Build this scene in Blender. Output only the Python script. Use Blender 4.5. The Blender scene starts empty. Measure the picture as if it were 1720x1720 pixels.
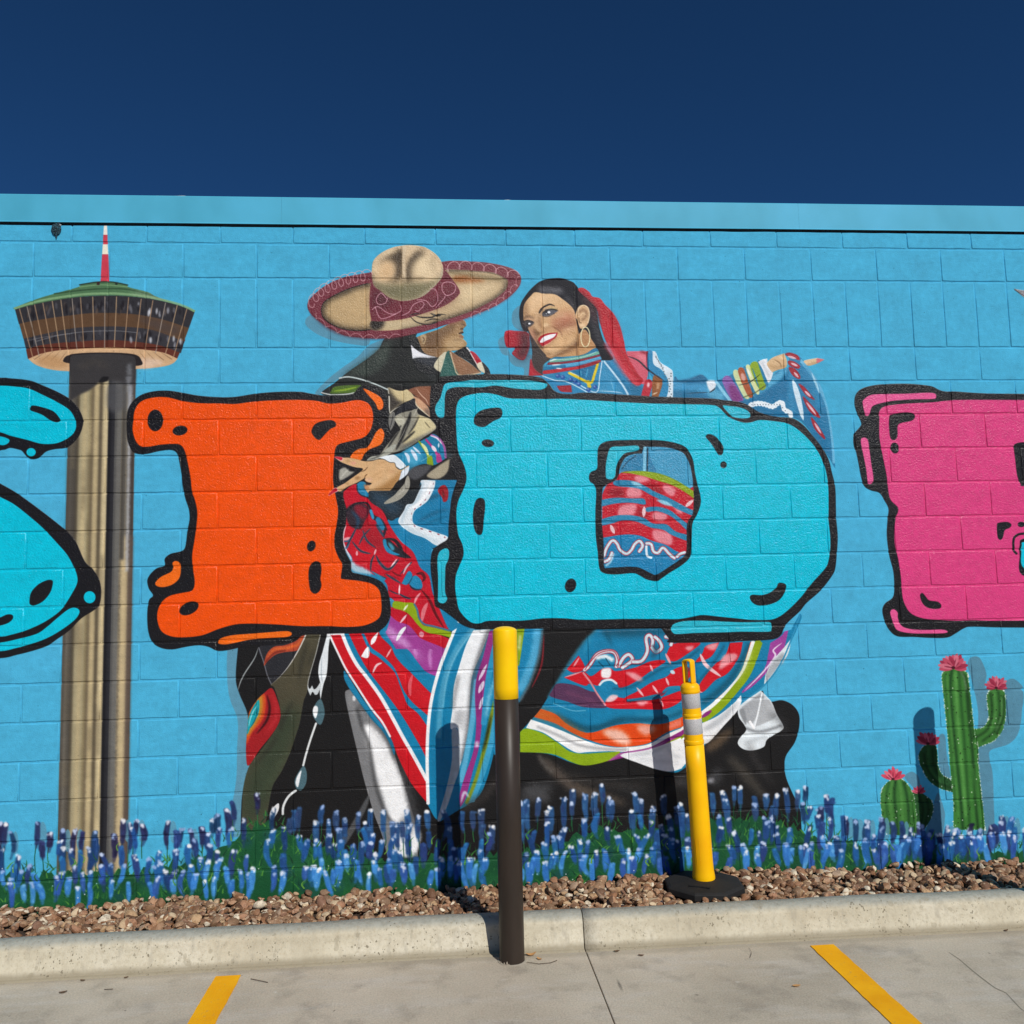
import bpy, bmesh, math, random
import numpy as np
from mathutils import Matrix, Vector

SC = bpy.context.scene
COL = SC.collection
R = random.Random(5)
NR = np.random.default_rng(11)

# ------------------------------------------------------------------ camera, sky, sun, exposure
# metres; x runs along the wall, y into it (its face is y = 0), z up from the parking lot
Z0 = 3.12                                   # height of the reference bed joint of the block work
FOC, YAW, PITCH, ROLL, CX, CD, CZ = 1450.0, 0.07938, 0.09469, -0.02382, 1.64676, 4.84676, -1.41104 + Z0
def camera_axes():
    cy, sy, cp, sp, cr, sr = math.cos(YAW), math.sin(YAW), math.cos(PITCH), math.sin(PITCH), math.cos(ROLL), math.sin(ROLL)
    f = np.array([sy * cp, cy * cp, sp]); r = np.array([cy, -sy, 0.0]); u = np.cross(r, f)
    return cr * r + sr * u, -sr * r + cr * u, f
AR, AU, AF = camera_axes()
cd = bpy.data.cameras.new('camera'); cam = bpy.data.objects.new('camera', cd); COL.objects.link(cam)
cd.sensor_width = 36; cd.lens = 36 * FOC / 1720; cd.clip_start = 0.05; cd.clip_end = 3000
M = Matrix.Identity(4)
for i in range(3):
    M[i][0], M[i][1], M[i][2] = AR[i], AU[i], -AF[i]
M[0][3], M[1][3], M[2][3] = CX, -CD, CZ
cam.matrix_world = M
SC.camera = cam

SUN = Vector((0.455, -1.0, 0.914)).normalized()          # towards the sun
ELEV = math.asin(SUN.z)
W = bpy.data.worlds.new('World'); SC.world = W; W.use_nodes = True
nt = W.node_tree; bg = nt.nodes['Background']
sky = nt.nodes.new('ShaderNodeTexSky'); sky.sky_type = 'NISHITA'; sky.sun_disc = False
sky.sun_elevation = ELEV; sky.sun_rotation = math.atan2(SUN.x, SUN.y); sky.altitude = 6000
sky.air_density = 1.0; sky.dust_density = 0.0; sky.ozone_density = 10.0
tint = nt.nodes.new('ShaderNodeMix'); tint.data_type = 'RGBA'; tint.blend_type = 'MULTIPLY'; tint.inputs[0].default_value = 1
tint.inputs[7].default_value = (0.62, 1.12, 1.25, 1)          # deep polarised blue of a phone picture, the same all over the sky
nt.links.new(sky.outputs[0], tint.inputs[6]); nt.links.new(tint.outputs[2], bg.inputs[0]); bg.inputs[1].default_value = 0.05
sd = bpy.data.lights.new('sun', 'SUN'); sun = bpy.data.objects.new('sun', sd); COL.objects.link(sun)
sd.energy = 3.75; sd.angle = math.radians(0.5); sd.color = (1.0, 0.96, 0.90)
sun.rotation_euler = SUN.to_track_quat('Z', 'Y').to_euler(); sun.location = (3, -8, 9)
vs = SC.view_settings; vs.view_transform = 'Standard'; vs.look = 'None'; vs.exposure = 0; vs.gamma = 1; vs.use_curve_mapping = False

# ------------------------------------------------------------------ places
def ray(px, py):
    d = AF + AR * ((px - 860) / FOC) + AU * ((860 - py) / FOC)
    return np.array([CX, -CD, CZ]), d
def at_y(px, py, y):
    c, d = ray(px, py); return c + d * ((y - c[1]) / d[1])
def at_z(px, py, z):
    c, d = ray(px, py); return c + d * ((z - c[2]) / d[2])

# ------------------------------------------------------------------ objects
def tag(o, label=None, cat=None, group=None, kind=None):
    for k, v in (('label', label), ('category', cat), ('group', group), ('kind', kind)):
        if v: o[k] = v
    return o
def empty(name, loc=(0, 0, 0)):
    o = bpy.data.objects.new(name, None); o.location = loc; o.empty_display_size = 0.2; COL.objects.link(o); return o
def link(name, me, mat=None, parent=None, smooth=False):
    if mat is not None and not me.materials: me.materials.append(mat)
    if smooth:
        for p in me.polygons: p.use_smooth = True
    o = bpy.data.objects.new(name, me); COL.objects.link(o)
    if parent: o.parent = parent
    return o
def mesh(name, V, Fs):
    me = bpy.data.meshes.new(name); me.from_pydata([tuple(map(float, v)) for v in V], [], Fs); me.update(); return me
def from_bm(name, bm):
    me = bpy.data.meshes.new(name); bmesh.ops.recalc_face_normals(bm, faces=bm.faces); bm.to_mesh(me); bm.free(); return me
def lathe_mesh(name, prof, n=40):
    """profile [(radius, z), ...] turned about z"""
    V, Fs = [], []
    for r, z in prof:
        for k in range(n):
            a = 2 * math.pi * k / n; V.append((r * math.cos(a), r * math.sin(a), z))
    for i in range(len(prof) - 1):
        for k in range(n):
            j = (k + 1) % n; Fs.append((i * n + k, i * n + j, (i + 1) * n + j, (i + 1) * n + k))
    Fs.append(tuple(range((len(prof) - 1) * n, len(prof) * n)))
    return mesh(name, V, Fs)
def box_mesh(name, a, b, bev=0.0):
    bm = bmesh.new(); bmesh.ops.create_cube(bm, size=1)
    for v in bm.verts:
        v.co = Vector([a[i] + (v.co[i] + .5) * (b[i] - a[i]) for i in range(3)])
    if bev: bmesh.ops.bevel(bm, geom=bm.edges[:], offset=bev, segments=2, affect='EDGES', profile=.5)
    return from_bm(name, bm)

# ------------------------------------------------------------------ materials
class Mat:
    def __init__(self, name, col=(.5, .5, .5), rough=.6, metal=0, spec=.5):
        self.m = bpy.data.materials.new(name); self.m.use_nodes = True
        self.t = self.m.node_tree; self.b = self.t.nodes['Principled BSDF']
        self.b.inputs['Base Color'].default_value = (*col, 1); self.b.inputs['Roughness'].default_value = rough
        self.b.inputs['Metallic'].default_value = metal; self.b.inputs['Specular IOR Level'].default_value = spec
    def n(self, kind, **kw):
        q = self.t.nodes.new(kind)
        for k, v in kw.items():
            if k in q.inputs: q.inputs[k].default_value = v
            else: setattr(q, k, v)
        return q
    def l(self, a, b): self.t.links.new(a, b)
    def coord(self, out='Object', obj=None, scale=None):
        c = self.n('ShaderNodeTexCoord')
        if obj: c.object = obj
        if scale is None: return c.outputs[out]
        mp = self.n('ShaderNodeMapping'); mp.inputs['Scale'].default_value = scale; self.l(c.outputs[out], mp.inputs[0]); return mp.outputs[0]
    def noise(self, vec, scale, detail=4, rough=.55):
        q = self.n('ShaderNodeTexNoise', Scale=scale, Detail=detail, Roughness=rough); self.l(vec, q.inputs['Vector']); return q.outputs['Fac']
    def ramp(self, fac, stops):
        q = self.n('ShaderNodeValToRGB'); e = q.color_ramp.elements
        while len(e) < len(stops): e.new(.5)
        for k, (p, c) in enumerate(stops):
            e[k].position = p; e[k].color = (*c, 1) if len(c) == 3 else c
        self.l(fac, q.inputs[0]); return q.outputs[0]
    def mix(self, fac, a, b, mode='MIX'):
        q = self.n('ShaderNodeMix', data_type='RGBA', blend_type=mode)
        for s, v in ((q.inputs[0], fac), (q.inputs[6], a), (q.inputs[7], b)):
            if hasattr(v, 'links') or hasattr(v, 'is_linked'): self.l(v, s)
            elif isinstance(v, (int, float)): s.default_value = v
            else: s.default_value = (*v, 1)
        return q.outputs[2]
    def math(self, op, a, b=None, clamp=False):
        q = self.n('ShaderNodeMath', operation=op, use_clamp=clamp)
        for s, v in ((q.inputs[0], a), (q.inputs[1], b)):
            if v is None: continue
            if isinstance(v, (int, float)): s.default_value = v
            else: self.l(v, s)
        return q.outputs[0]
    def bump(self, h, strength=.5, dist=.002, normal=None):
        q = self.n('ShaderNodeBump', Strength=strength, Distance=dist); self.l(h, q.inputs['Height'])
        if normal: self.l(normal, q.inputs['Normal'])
        self.l(q.outputs[0], self.b.inputs['Normal']); return q.outputs[0]
    def base(self, c): self.l(c, self.b.inputs['Base Color'])
def lin(h):
    c = [int(h[i:i + 2], 16) / 255 for i in (1, 3, 5)]
    return tuple(x / 12.92 if x <= .04045 else ((x + .055) / 1.055) ** 2.4 for x in c)
# ------------------------------------------------------------------ the paint on the wall
# A small vector painter: every brush shape is filled, anti-aliased, into one sheet of paint
# that lies flat on the block wall.  Shapes are written in tile units (see T), go through
# wall_point() to metres on the wall and end up as pixels of the paint sheet.
def hexc(s):
    return np.array([int(s[i:i + 2], 16) / 255.0 for i in (1, 3, 5)], np.float32)

class Paint:
    def __init__(self, w, h, W, scale):
        self.w, self.h, self.W, self.s = w, h, W, scale
        self.img = np.zeros((h, w, 3), np.float32)
        self.rough = np.full((h, w), 0.62, np.float32)
        self.cur = None               # gloss of the paint in use
    def mask(self, P, soft=0.0):
        """coverage of a closed polygon P (canvas px): exact in x, 4 sub-scanlines in y"""
        pad = int(soft * 2.5) + 2
        x0 = int(max(0, np.floor(P[:, 0].min()) - pad)); x1 = int(min(self.w, np.ceil(P[:, 0].max()) + pad))
        y0 = int(max(0, np.floor(P[:, 1].min()) - pad)); y1 = int(min(self.h, np.ceil(P[:, 1].max()) + pad))
        if x1 <= x0 or y1 <= y0:
            return None
        SS = 4
        acc = np.zeros(((y1 - y0) * SS, x1 - x0), np.float32)
        xs = np.arange(x0 + 1, x1 + 1, dtype=np.float32)
        Q = np.roll(P, -1, 0)
        for (ax, ay), (bx, by) in zip(P, Q):
            if ay == by: continue
            d = 1.0
            if ay > by: ax, ay, bx, by, d = bx, by, ax, ay, -1.0
            r0 = max(0, int(np.ceil((ay - y0) * SS - 0.5))); r1 = min(acc.shape[0], int(np.ceil((by - y0) * SS - 0.5)))
            if r1 <= r0: continue
            yy = y0 + (np.arange(r0, r1) + 0.5) / SS
            xc = (ax + (yy - ay) * (bx - ax) / (by - ay)).astype(np.float32)
            acc[r0:r1] += d * np.clip(xs[None] - xc[:, None], 0, 1)
        m = np.clip(np.abs(acc), 0, 1).reshape(y1 - y0, SS, x1 - x0).mean(1)
        if soft > 0.4:
            m = blur(m, soft)
            if soft > 1.2 * self.s:      # sprayed edges break up on the rough block
                m = np.clip(m + .06 * GN[y0:y1, x0:x1] * m * (1 - m) * 4, 0, 1)
        return x0, y0, m
    def put(self, M, col, a=1.0, clip=None, rough=None, grain=0.0):
        if M is None: return None
        x0, y0, m = M
        h, w = m.shape
        if clip is not None:
            cx, cy, cm = clip
            f = np.zeros_like(m)
            ax, ay = max(x0, cx), max(y0, cy); bx, by = min(x0 + w, cx + cm.shape[1]), min(y0 + h, cy + cm.shape[0])
            if bx <= ax or by <= ay: return None
            f[ay - y0:by - y0, ax - x0:bx - x0] = cm[ay - cy:by - cy, ax - cx:bx - cx]
            m = m * f
        k = m * a
        if grain:
            k = np.clip(k * (1 + grain * (GR[y0:y0 + h, x0:x0 + w])), 0, 1)
        c = hexc(col) if isinstance(col, str) else col
        t = self.img[y0:y0 + h, x0:x0 + w]
        t += (c - t) * k[..., None]
        if rough is None: rough = self.cur
        if rough is not None:
            r = self.rough[y0:y0 + h, x0:x0 + w]
            r += (rough - r) * k
        return x0, y0, m

def blur(m, r):
    n = max(1, int(round(r)))
    for _ in range(2):
        for ax in (0, 1):
            c = np.cumsum(np.pad(m, [(n + 1, n) if i == ax else (0, 0) for i in (0, 1)], mode='edge'), axis=ax)
            m = (np.take(c, range(2 * n + 1, c.shape[ax]), ax) - np.take(c, range(0, c.shape[ax] - 2 * n - 1), ax)) / (2 * n + 1)
    return m.astype(np.float32)

def T(x0, y0, s):
    return (x0, y0, s)
def pts(t, s):
    """'x,y x,y!' in tile units -> photo px; '!' marks a sharp corner"""
    out = []
    for k in s.split():
        n = 2 if k.endswith('!') else 1
        a, b = k.rstrip('!').split(',')
        out += [(t[0] + float(a) / t[2], t[1] + float(b) / t[2])] * n
    return np.array(out)
def smooth(P, closed, n=5):
    if len(P) == 2 and not closed: return P[0] + (P[1] - P[0]) * np.linspace(0, 1, 9)[:, None]
    if len(P) < 3: return P
    if closed:
        a, b, c, d = np.roll(P, 1, 0), P, np.roll(P, -1, 0), np.roll(P, -2, 0)
    else:
        a, b, c, d = np.vstack([P[:1], P[:-2]]), P[:-1], P[1:], np.vstack([P[2:], P[-1:]])
    u = (np.arange(n) / n)[None, :, None]
    a, b, c, d = [q[:, None] for q in (a, b, c, d)]
    R = 0.5 * (2 * b + (c - a) * u + (2 * a - 5 * b + 4 * c - d) * u ** 2 + (3 * b - a - 3 * c + d) * u ** 3)
    R = np.where(np.hypot(*(b - c)[:, 0].T)[:, None, None] < 1e-9, b, R).reshape(-1, 2)      # a doubled point is a sharp corner
    return R if closed else np.vstack([R, P[-1:]])
PT = None
def F(t, s, col, soft=0, a=1.0, clip=None, sm=True, rough=None, grain=0.0):
    P = pts(t, s) if isinstance(s, str) else s
    if sm: P = smooth(P, True)
    return PT.put(PT.mask(PT.W(P), soft * PT.s), col, a, clip, rough, grain)
def K(t, s, w, col, a=1.0, soft=0, tp=0, clip=None, rough=None, grain=0.0):
    """a brush stroke of width w (tile units); tp: 0 even, 1 pointed at both ends, 2 pointed at the end"""
    P = pts(t, s) if isinstance(s, str) else s
    P = smooth(P, False, 6)
    d = np.gradient(P, axis=0); L = np.hypot(d[:, 0], d[:, 1]) + 1e-9
    N = np.stack([-d[:, 1], d[:, 0]], 1) / L[:, None]
    u = np.linspace(0, 1, len(P))
    hw = np.full(len(P), w / t[2] / 2)
    if tp == 1: hw = 1.18 * hw * np.maximum(0.12, np.sin(np.pi * u) ** 0.6)
    if tp == 2: hw = hw * np.maximum(0.10, 1 - u ** 1.5)
    hw = hw[:, None]
    e = (P[-1] - P[-2]); e = e / (np.hypot(*e) + 1e-9) * hw[-1] * 0.6
    b = (P[0] - P[1]); b = b / (np.hypot(*b) + 1e-9) * hw[0] * 0.6
    A = np.vstack([P + N * hw, P[-1:] + e, (P - N * hw)[::-1], P[:1] + b])
    return PT.put(PT.mask(PT.W(A), soft * PT.s), col, a, clip, rough, grain)
def O(t, x, y, rx, ry, col, rot=0, **k):
    q = np.linspace(0, 2 * np.pi, 14, endpoint=False); c, s = math.cos(math.radians(rot)), math.sin(math.radians(rot))
    X, Y = rx * np.cos(q), ry * np.sin(q)
    P = np.stack([t[0] + (x + X * c - Y * s) / t[2], t[1] + (y + X * s + Y * c) / t[2]], 1)
    return F(t, P, col, **k)
def ring(t, x, y, rx, ry, w, col, a0=0, a1=360, **k):
    q = np.radians(np.linspace(a0, a1, 14))
    K(t, np.stack([t[0] + (x + rx * np.cos(q)) / t[2], t[1] + (y + ry * np.sin(q)) / t[2]], 1), w, col, **k)
def loops(t, s, r, n, w, col, **k):
    """lace: a looping line that runs along a path"""
    P = smooth(pts(t, s), False, 12)
    L = np.concatenate([[0], np.cumsum(np.hypot(*np.diff(P, axis=0).T))]); u = np.linspace(0, 1, n * 10)
    X, Y = np.interp(u * L[-1], L, P[:, 0]), np.interp(u * L[-1], L, P[:, 1])
    q = u * n * 2 * np.pi
    K(t, np.stack([X + r / t[2] * np.cos(q) * 0.75, Y + r / t[2] * np.sin(q)], 1), w, col, **k)
def paint_backdrop():
    PT.img[:] = hexc('#4badd2')
    # roller marks and patchy coats
    PT.img *= (1 + 0.022 * blur(GR, 14 * PT.s) * 9)[..., None]
    PT.rough += 0.05 * blur(GR, 10 * PT.s) * 6
    S = '#5c93ab'
    A = T(500, 380, 4)
    F(A, '50,650 65,610 115,600 200,680 300,720 400,740 480,755 470,800 380,795 250,770 150,735 80,690', S)
    F(A, '585,765 540,835 470,885 390,935 290,1015 200,1075 150,1130 118,1118 200,1030 300,950 400,880 480,800', S)
    L = T(820, 440, 5.548)
    F(L, '222,560 228,470 270,420 310,420 310,600 360,650 260,620', S)
    F(L, '93,760 110,710 175,690 175,780 200,865 130,855', S)
    F(L, '190,860 240,880 320,910 400,860 420,950 400,1060! 330,1060! 330,990 250,970 200,920', S)
    P1 = T(370, 1040, 4.097)
    F(P1, '50,200! 130,200! 115,400 140,500 200,650 190,800 190,960 205,1010 160,1200 150,1400 140,1500! 75,1500! 80,1300 110,1100 115,900 120,700 70,560 50,450 45,300', S)
    C = T(1450, 1080, 4.3); S = '#55889f'
    F(C, '755,170 770,110 830,100 865,150 890,230 895,335 1138,330 1145,500 1120,650 1050,730 920,775 915,850 935,950 945,1200 952,1390! 850,1390! 840,1000 820,760 830,500 780,250', S)
    F(C, '1028,280 1080,258 1130,290 1148,328 1040,333', S)
    F(C, '300,960 350,930 400,970 410,1080 320,1000', S); F(C, '545,680 590,668 603,800 630,990 560,930 545,850', S)
    F(C, '540,1080 580,1190 590,1260 560,1400 450,1400 500,1200', S)

def paint_tower():
    t = T(0, 300, 3.308)
    for q, c in (('580,225 593,225 597,312 574,312', '#efe6da'), ('574,312 597,312 598,365 571,365', '#cd4453'),
                 ('571,365 598,365 601,420 567,420', '#efe6d0'), ('567,420 601,420 606,575 558,575', '#c83f50')):
        F(t, q, c, sm=False)
    # shaft: vertical ribs, slightly wider towards the foot
    def sx(f, y):
        k = (y - 597) / (1458 - 597.0)
        return (117.5 + (95.5 - 117.5) * k) * (1 - f) + (228.5 + (213.5 - 228.5) * k) * f
    Z = T(0, 0, 1)
    def rib(f0, f1, c, y0=595, y1=1470, **k):
        F(Z, np.array([(sx(f0, y0), y0), (sx(f1, y0), y0), (sx(f1, y1), y1), (sx(f0, y1), y1)]), c, sm=False, **k)
    rib(0, 1, '#877d69')
    fr = [0, .13, .345, .48, .60, .70, .80, .87, .93, 1]
    co = ['#6e685d', '#a39777', '#ab9b78', '#c3b28b', '#2b2b2f', '#6b6964', '#716a5e', '#a39477', '#58504a']
    for i, c in enumerate(co): rib(fr[i], fr[i + 1], c)
    for f, w, c, a in ((.14, .05, '#3a342c', .8), (.10, .06, '#4b463f', .6), (.36, .05, '#54493a', .7), (.49, .05, '#3e362c', .8), (.33, .03, '#80714f', .7),
                       (.585, .02, '#e6d3a6', .6), (.25, .06, '#c6b184', .5), (.42, .04, '#cbb587', .5), (.62, .04, '#17171a', .8), (.71, .03, '#3b3b3d', .7),
                       (.83, .03, '#33302d', .8), (.97, .05, '#3c3530', .7), (.02, .03, '#383430', .7)):
        rib(f - w / 2, f + w / 2, c, soft=1.2, a=a)
    rib(.82, .95, '#c0ac84', y0=940, soft=2); rib(.93, 1, '#5d5047', y0=900, soft=2)
    rib(.86, .93, '#3a3a3c', y0=600, y1=900, soft=3, a=.7); rib(.9, .94, '#b3b5ba', y0=640, y1=960, soft=1.5, a=.8); rib(.89, .96, '#9c9da2', y0=612, y1=690, soft=2, a=.7)
    rib(.02, .12, '#403c38', y0=700, y1=900, soft=4, a=.6)
    for i in range(26):
        y = 700 + 29 * i; f = R.choice([.16, .23, .4, .52, .3, .05])
        rib(f, f + .05, R.choice(['#5b503f', '#d1bd90', '#7c6f56']), y0=y, y1=y + R.uniform(20, 80), soft=3, a=.45)
    q = T(60, 560, 3.31)
    F(q, '190,115! 555,115! 553,270 490,285 405,262 350,275 300,315 235,345 190,380!', '#3a3839', soft=1.2)
    F(q, '380,230 400,215 402,262 350,272', '#1e1d1f', soft=1); F(q, '405,275 495,285 490,420 400,420', '#58585a', soft=3, a=.7)
    K(q, '250,180 330,150 390,190', 40, '#4c4640', a=.7, soft=5); K(q, '515,180 520,330', 26, '#8d9095', a=.7, soft=2)
    # under-side, bands and roof of the round top house
    F(t, '155,1000! 250,965 400,945 600,936 750,943 900,963 988,998! 960,1027 900,1045 765,1058 568,1062 385,1070 280,1060 200,1035', '#cda880')
    for i in range(18):
        x = 190 + 45 * i
        K(t, f'{x},{1030 - abs(x - 568) * .12 + 20:.0f} {568 + (x - 568) * .8:.0f},955', 4, '#6b4a34', a=.7, tp=2)
    F(t, '780,1000 900,1010 880,1040 780,1052', '#ddc0a8', soft=3, a=.8); F(t, '200,1010 300,980 380,1040 280,1050', '#b98e62', soft=3, a=.8)
    F(t, '352,1005 400,975 568,966 740,975 785,1008 770,1040 560,1030 380,1025', '#292425')
    F(q, '190,135 250,118 380,112 500,120 553,140 553,240! 190,240!', '#3a3839')
    K(q, '250,190 330,150 390,190', 30, '#4c4640', a=.5, soft=5); K(q, '520,175 522,235', 26, '#7d8085', a=.7, soft=2)
    F(t, '130,880! 250,860 400,830 550,820 700,822 850,840 1030,895! 985,1000! 900,965 750,945 600,938 400,947 250,967 155,1002!', '#5f3126')
    F(t, '130,885! 250,858 400,828 550,818 700,820 850,838 1025,900! 1005,970! 900,930 760,907 600,897 400,907 250,922 145,945!', '#37363b')
    F(t, '105,800! 200,780 450,748 600,742 750,750 900,778 1050,830! 1022,905! 850,842 700,824 550,822 400,832 250,862 130,890!', '#5c4431')
    F(t, '760,765 900,790 1000,830 985,870 850,835', '#4d423f', soft=5, a=.8)
    F(t, '82,722! 200,694 330,670 460,655 585,650 700,653 850,670 1000,706 1082,740! 1050,830! 900,782 750,754 600,746 450,752 200,787 105,808!', '#323135')
    for i in range(120):
        x = R.uniform(150, 1010); up = R.random() < .55
        y = (702 if up else 862) + ((x - 580) / 500) ** 2 * (45 if up else 50) + R.uniform(-14, 34)
        br = x > 720 and R.random() < .7
        K(t, f'{x:.0f},{y - 18:.0f} {x + R.uniform(-6, 6):.0f},{y + 20:.0f}', R.uniform(7, 15), R.choice(['#d3d5da', '#a9aab1', '#6d6c72', '#232126'] if br else ['#1d1b20', '#4c4b51', '#2b292e', '#1f1d22', '#5d4f46']), a=.8, soft=.5, tp=1)
    K(t, '200,905 330,870 480,850 640,846 760,856', 4, '#77777c', a=.8); K(t, '150,900 250,880 400,860', 3, '#8b8a90', a=.6)
    for x in (108, 150, 192, 238, 290, 338, 400, 447, 515, 583, 648, 715, 785, 850, 920, 985, 1040):
        xb = 568 + (x - 568) * .84; yt = 655 + ((x - 580) / 500) ** 2 * 75; yb = 940 + ((x - 580) / 500) ** 2 * 60
        K(t, f'{x},{yt:.0f} {(x + xb) / 2:.0f},{(yt + yb) / 2:.0f} {xb:.0f},{yb:.0f}', 5, R.choice(['#b39676', '#a8886a', '#9d9084']), a=.9)
    g = F(t, '72,720! 195,672 300,640 435,602 440,588! 540,572 620,572 710,590! 718,604 820,630 860,652 960,690 1085,732! 1080,744! 1000,706 850,670 700,653 585,650 460,655 330,672 200,696 85,727!', '#4f7350')
    K(t, '80,722 200,684 330,660 460,643 585,638 700,642 850,662 1000,700 1080,736', 12, '#86ab7c', a=.8)
    K(t, '300,640 435,622 570,612 710,616 850,650', 8, '#2f4a33', a=.8); K(t, '440,590 540,575 625,575 712,592', 7, '#26352a', a=.9)
    K(t, '440,602 570,590 710,602', 6, '#7aa072', a=.8); F(t, '540,574 556,574 552,592 536,590', '#3a2426', sm=False); F(t, '640,577 655,578 652,592 640,590', '#27302a', sm=False)
    F(t, '720,630 830,636 930,685 800,660', '#a7b89a', soft=4, a=.5, clip=g)

CY, BK, OR, PK = '#08bdd6', '#1b191a', '#ee5000', '#d93f7c'
def letter(t, s, col, **k):
    return F(t, s, col, rough=.24 if col != BK else .28, **k)
def paint_letter_s():
    t = T(0, 620, 3.44)
    letter(t, '0,50 60,53 170,65 250,95 330,130 400,170 450,220 478,280 480,320 460,380 420,430 380,455 320,462 270,475 240,500 210,518 180,520 155,505 130,475 110,465 60,455 30,465 0,470 -100,500 -150,560 -80,612 0,660 80,705 160,760 280,850 390,940 440,1000 490,1110 540,1160 575,1220 585,1290 575,1360 540,1395 470,1440 400,1510 330,1560 270,1600 180,1630 100,1650 0,1670 -200,1660 -430,1600 -520,1480 -500,1300 -380,1220 -420,900 -560,650 -570,300 -450,120 -250,60', BK)
    letter(t, '0,95 80,100 165,112 250,150 330,190 400,235 432,285 440,330 425,370 390,400 340,425 290,433 230,430 160,410 60,385 0,365 -120,350 -200,420 -190,560 -80,690 0,738 80,780 170,850 250,920 330,1005 390,1075 430,1150 447,1200 445,1240 420,1290 370,1370 330,1412 250,1465 150,1510 60,1536 0,1546 -200,1550 -400,1520 -460,1420 -400,1300 -200,1330 -230,1100 -400,800 -500,560 -500,300 -400,150 -200,100', CY)
    letter(t, '0,1580 100,1560 210,1530 270,1490 340,1430 400,1385 440,1380 460,1400 440,1440 380,1490 300,1540 220,1575 100,1610 0,1630 -150,1620 -150,1590', CY)
    O(t, 180, 480, 27, 24, CY); letter(t, '-30,380 0,388 30,395 55,410 45,430 20,440 0,438 -30,430', CY); O(t, 518, 1318, 34, 35, CY)
    for s in ('172,225 190,210 250,222 310,245 345,285 345,300 325,307 290,295 240,262 180,240', '170,1340 180,1290 220,1245 270,1220 300,1220 305,1240 290,1290 250,1340 200,1365 175,1360',
              '0,1435 40,1418 70,1420 75,1440 50,1465 0,1482 -40,1480 -40,1440'):
        letter(t, s, BK)
def paint_letter_i():
    t = T(200, 640, 3.583)
    letter(t, '45,240 55,170 85,120 140,80 220,60 300,58 380,70 480,88 600,97 700,95 830,75 960,65 1090,65 1150,75 1220,85 1300,84 1400,80 1440,40 1480,22 1540,30 1590,60 1615,110 1622,200 1618,290 1635,330 1600,400 1560,450 1480,500 1370,600 1350,680 1355,720 1365,800 1365,860 1350,910 1350,980 1370,1040 1395,1090 1400,1145 1440,1160 1520,1180 1580,1210 1615,1260 1630,1320 1635,1400 1615,1460 1570,1500 1500,1515 1300,1520 1120,1528 1040,1570 900,1590 760,1592 700,1610 600,1625 540,1600 480,1590 400,1600 320,1615 250,1605 200,1570 175,1500 170,1400 180,1320 205,1290 180,1250 170,1200 190,1160 230,1125 275,1110 275,1070 310,1040 370,1025 398,1000 412,900 425,830 420,770 400,710 385,640 375,560 360,470 345,430 310,415 240,422 170,438 110,438 75,415 50,350', BK)
    letter(t, '85,240 95,175 130,125 200,100 290,98 380,120 480,133 600,135 700,138 800,125 900,118 1050,113 1180,118 1260,135 1340,130 1400,118 1450,115 1500,135 1525,180 1528,240 1510,300 1470,340 1400,360 1330,378 1305,400 1295,450 1288,560 1290,620 1305,700 1318,780 1310,860 1297,930 1298,1000 1320,1060 1343,1105 1335,1180 1350,1192 1440,1202 1520,1220 1565,1258 1578,1320 1578,1390 1555,1435 1480,1470 1380,1480 1250,1475 1100,1475 950,1465 800,1460 700,1465 600,1492 500,1530 400,1542 320,1538 260,1510 235,1460 230,1400 250,1340 300,1295 380,1275 430,1265 450,1245 455,1200 445,1130 440,1050 455,950 468,850 470,780 455,710 440,670 430,580 415,500 395,420 370,385 330,378 250,383 180,395 130,392 100,360 82,300', OR)
    for s in ('1470,45 1520,65 1570,95 1590,130 1585,165 1560,172 1540,130 1500,85', '1395,470 1400,440 1440,410 1490,400 1520,360 1545,310 1575,285 1595,310 1592,350 1570,385 1510,410 1475,440 1455,475',
              '218,1215 250,1180 310,1150 325,1125 322,1095 340,1083 365,1095 372,1140 360,1190 320,1225 270,1240 230,1235', '597,1578 610,1550 680,1530 800,1520 900,1512 1010,1505 1040,1520 1020,1538 950,1545 800,1555 700,1575 640,1585'):
        letter(t, s, '#ef6a12')
    O(t, 218, 237, 47, 65, BK); O(t, 367, 298, 45, 29, BK, -10); O(t, 1157, 993, 25, 33, BK, 20); O(t, 420, 1368, 62, 36, BK, -25)
    letter(t, '1158,300 1180,260 1230,240 1280,235 1305,255 1300,275 1270,290 1240,320 1210,352 1190,350 1170,330', BK)
    letter(t, '1140,1160 1150,1110 1180,1085 1210,1095 1218,1140 1212,1190 1218,1230 1205,1265 1180,1280 1155,1265 1145,1230', BK)
def both(sA, sB, sC):
    a, b = T(710, 620, 3.583), T(980, 660, 3.739)
    return np.vstack([pts(a, sA), pts(b, sB), pts(a, sC)])
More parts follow.
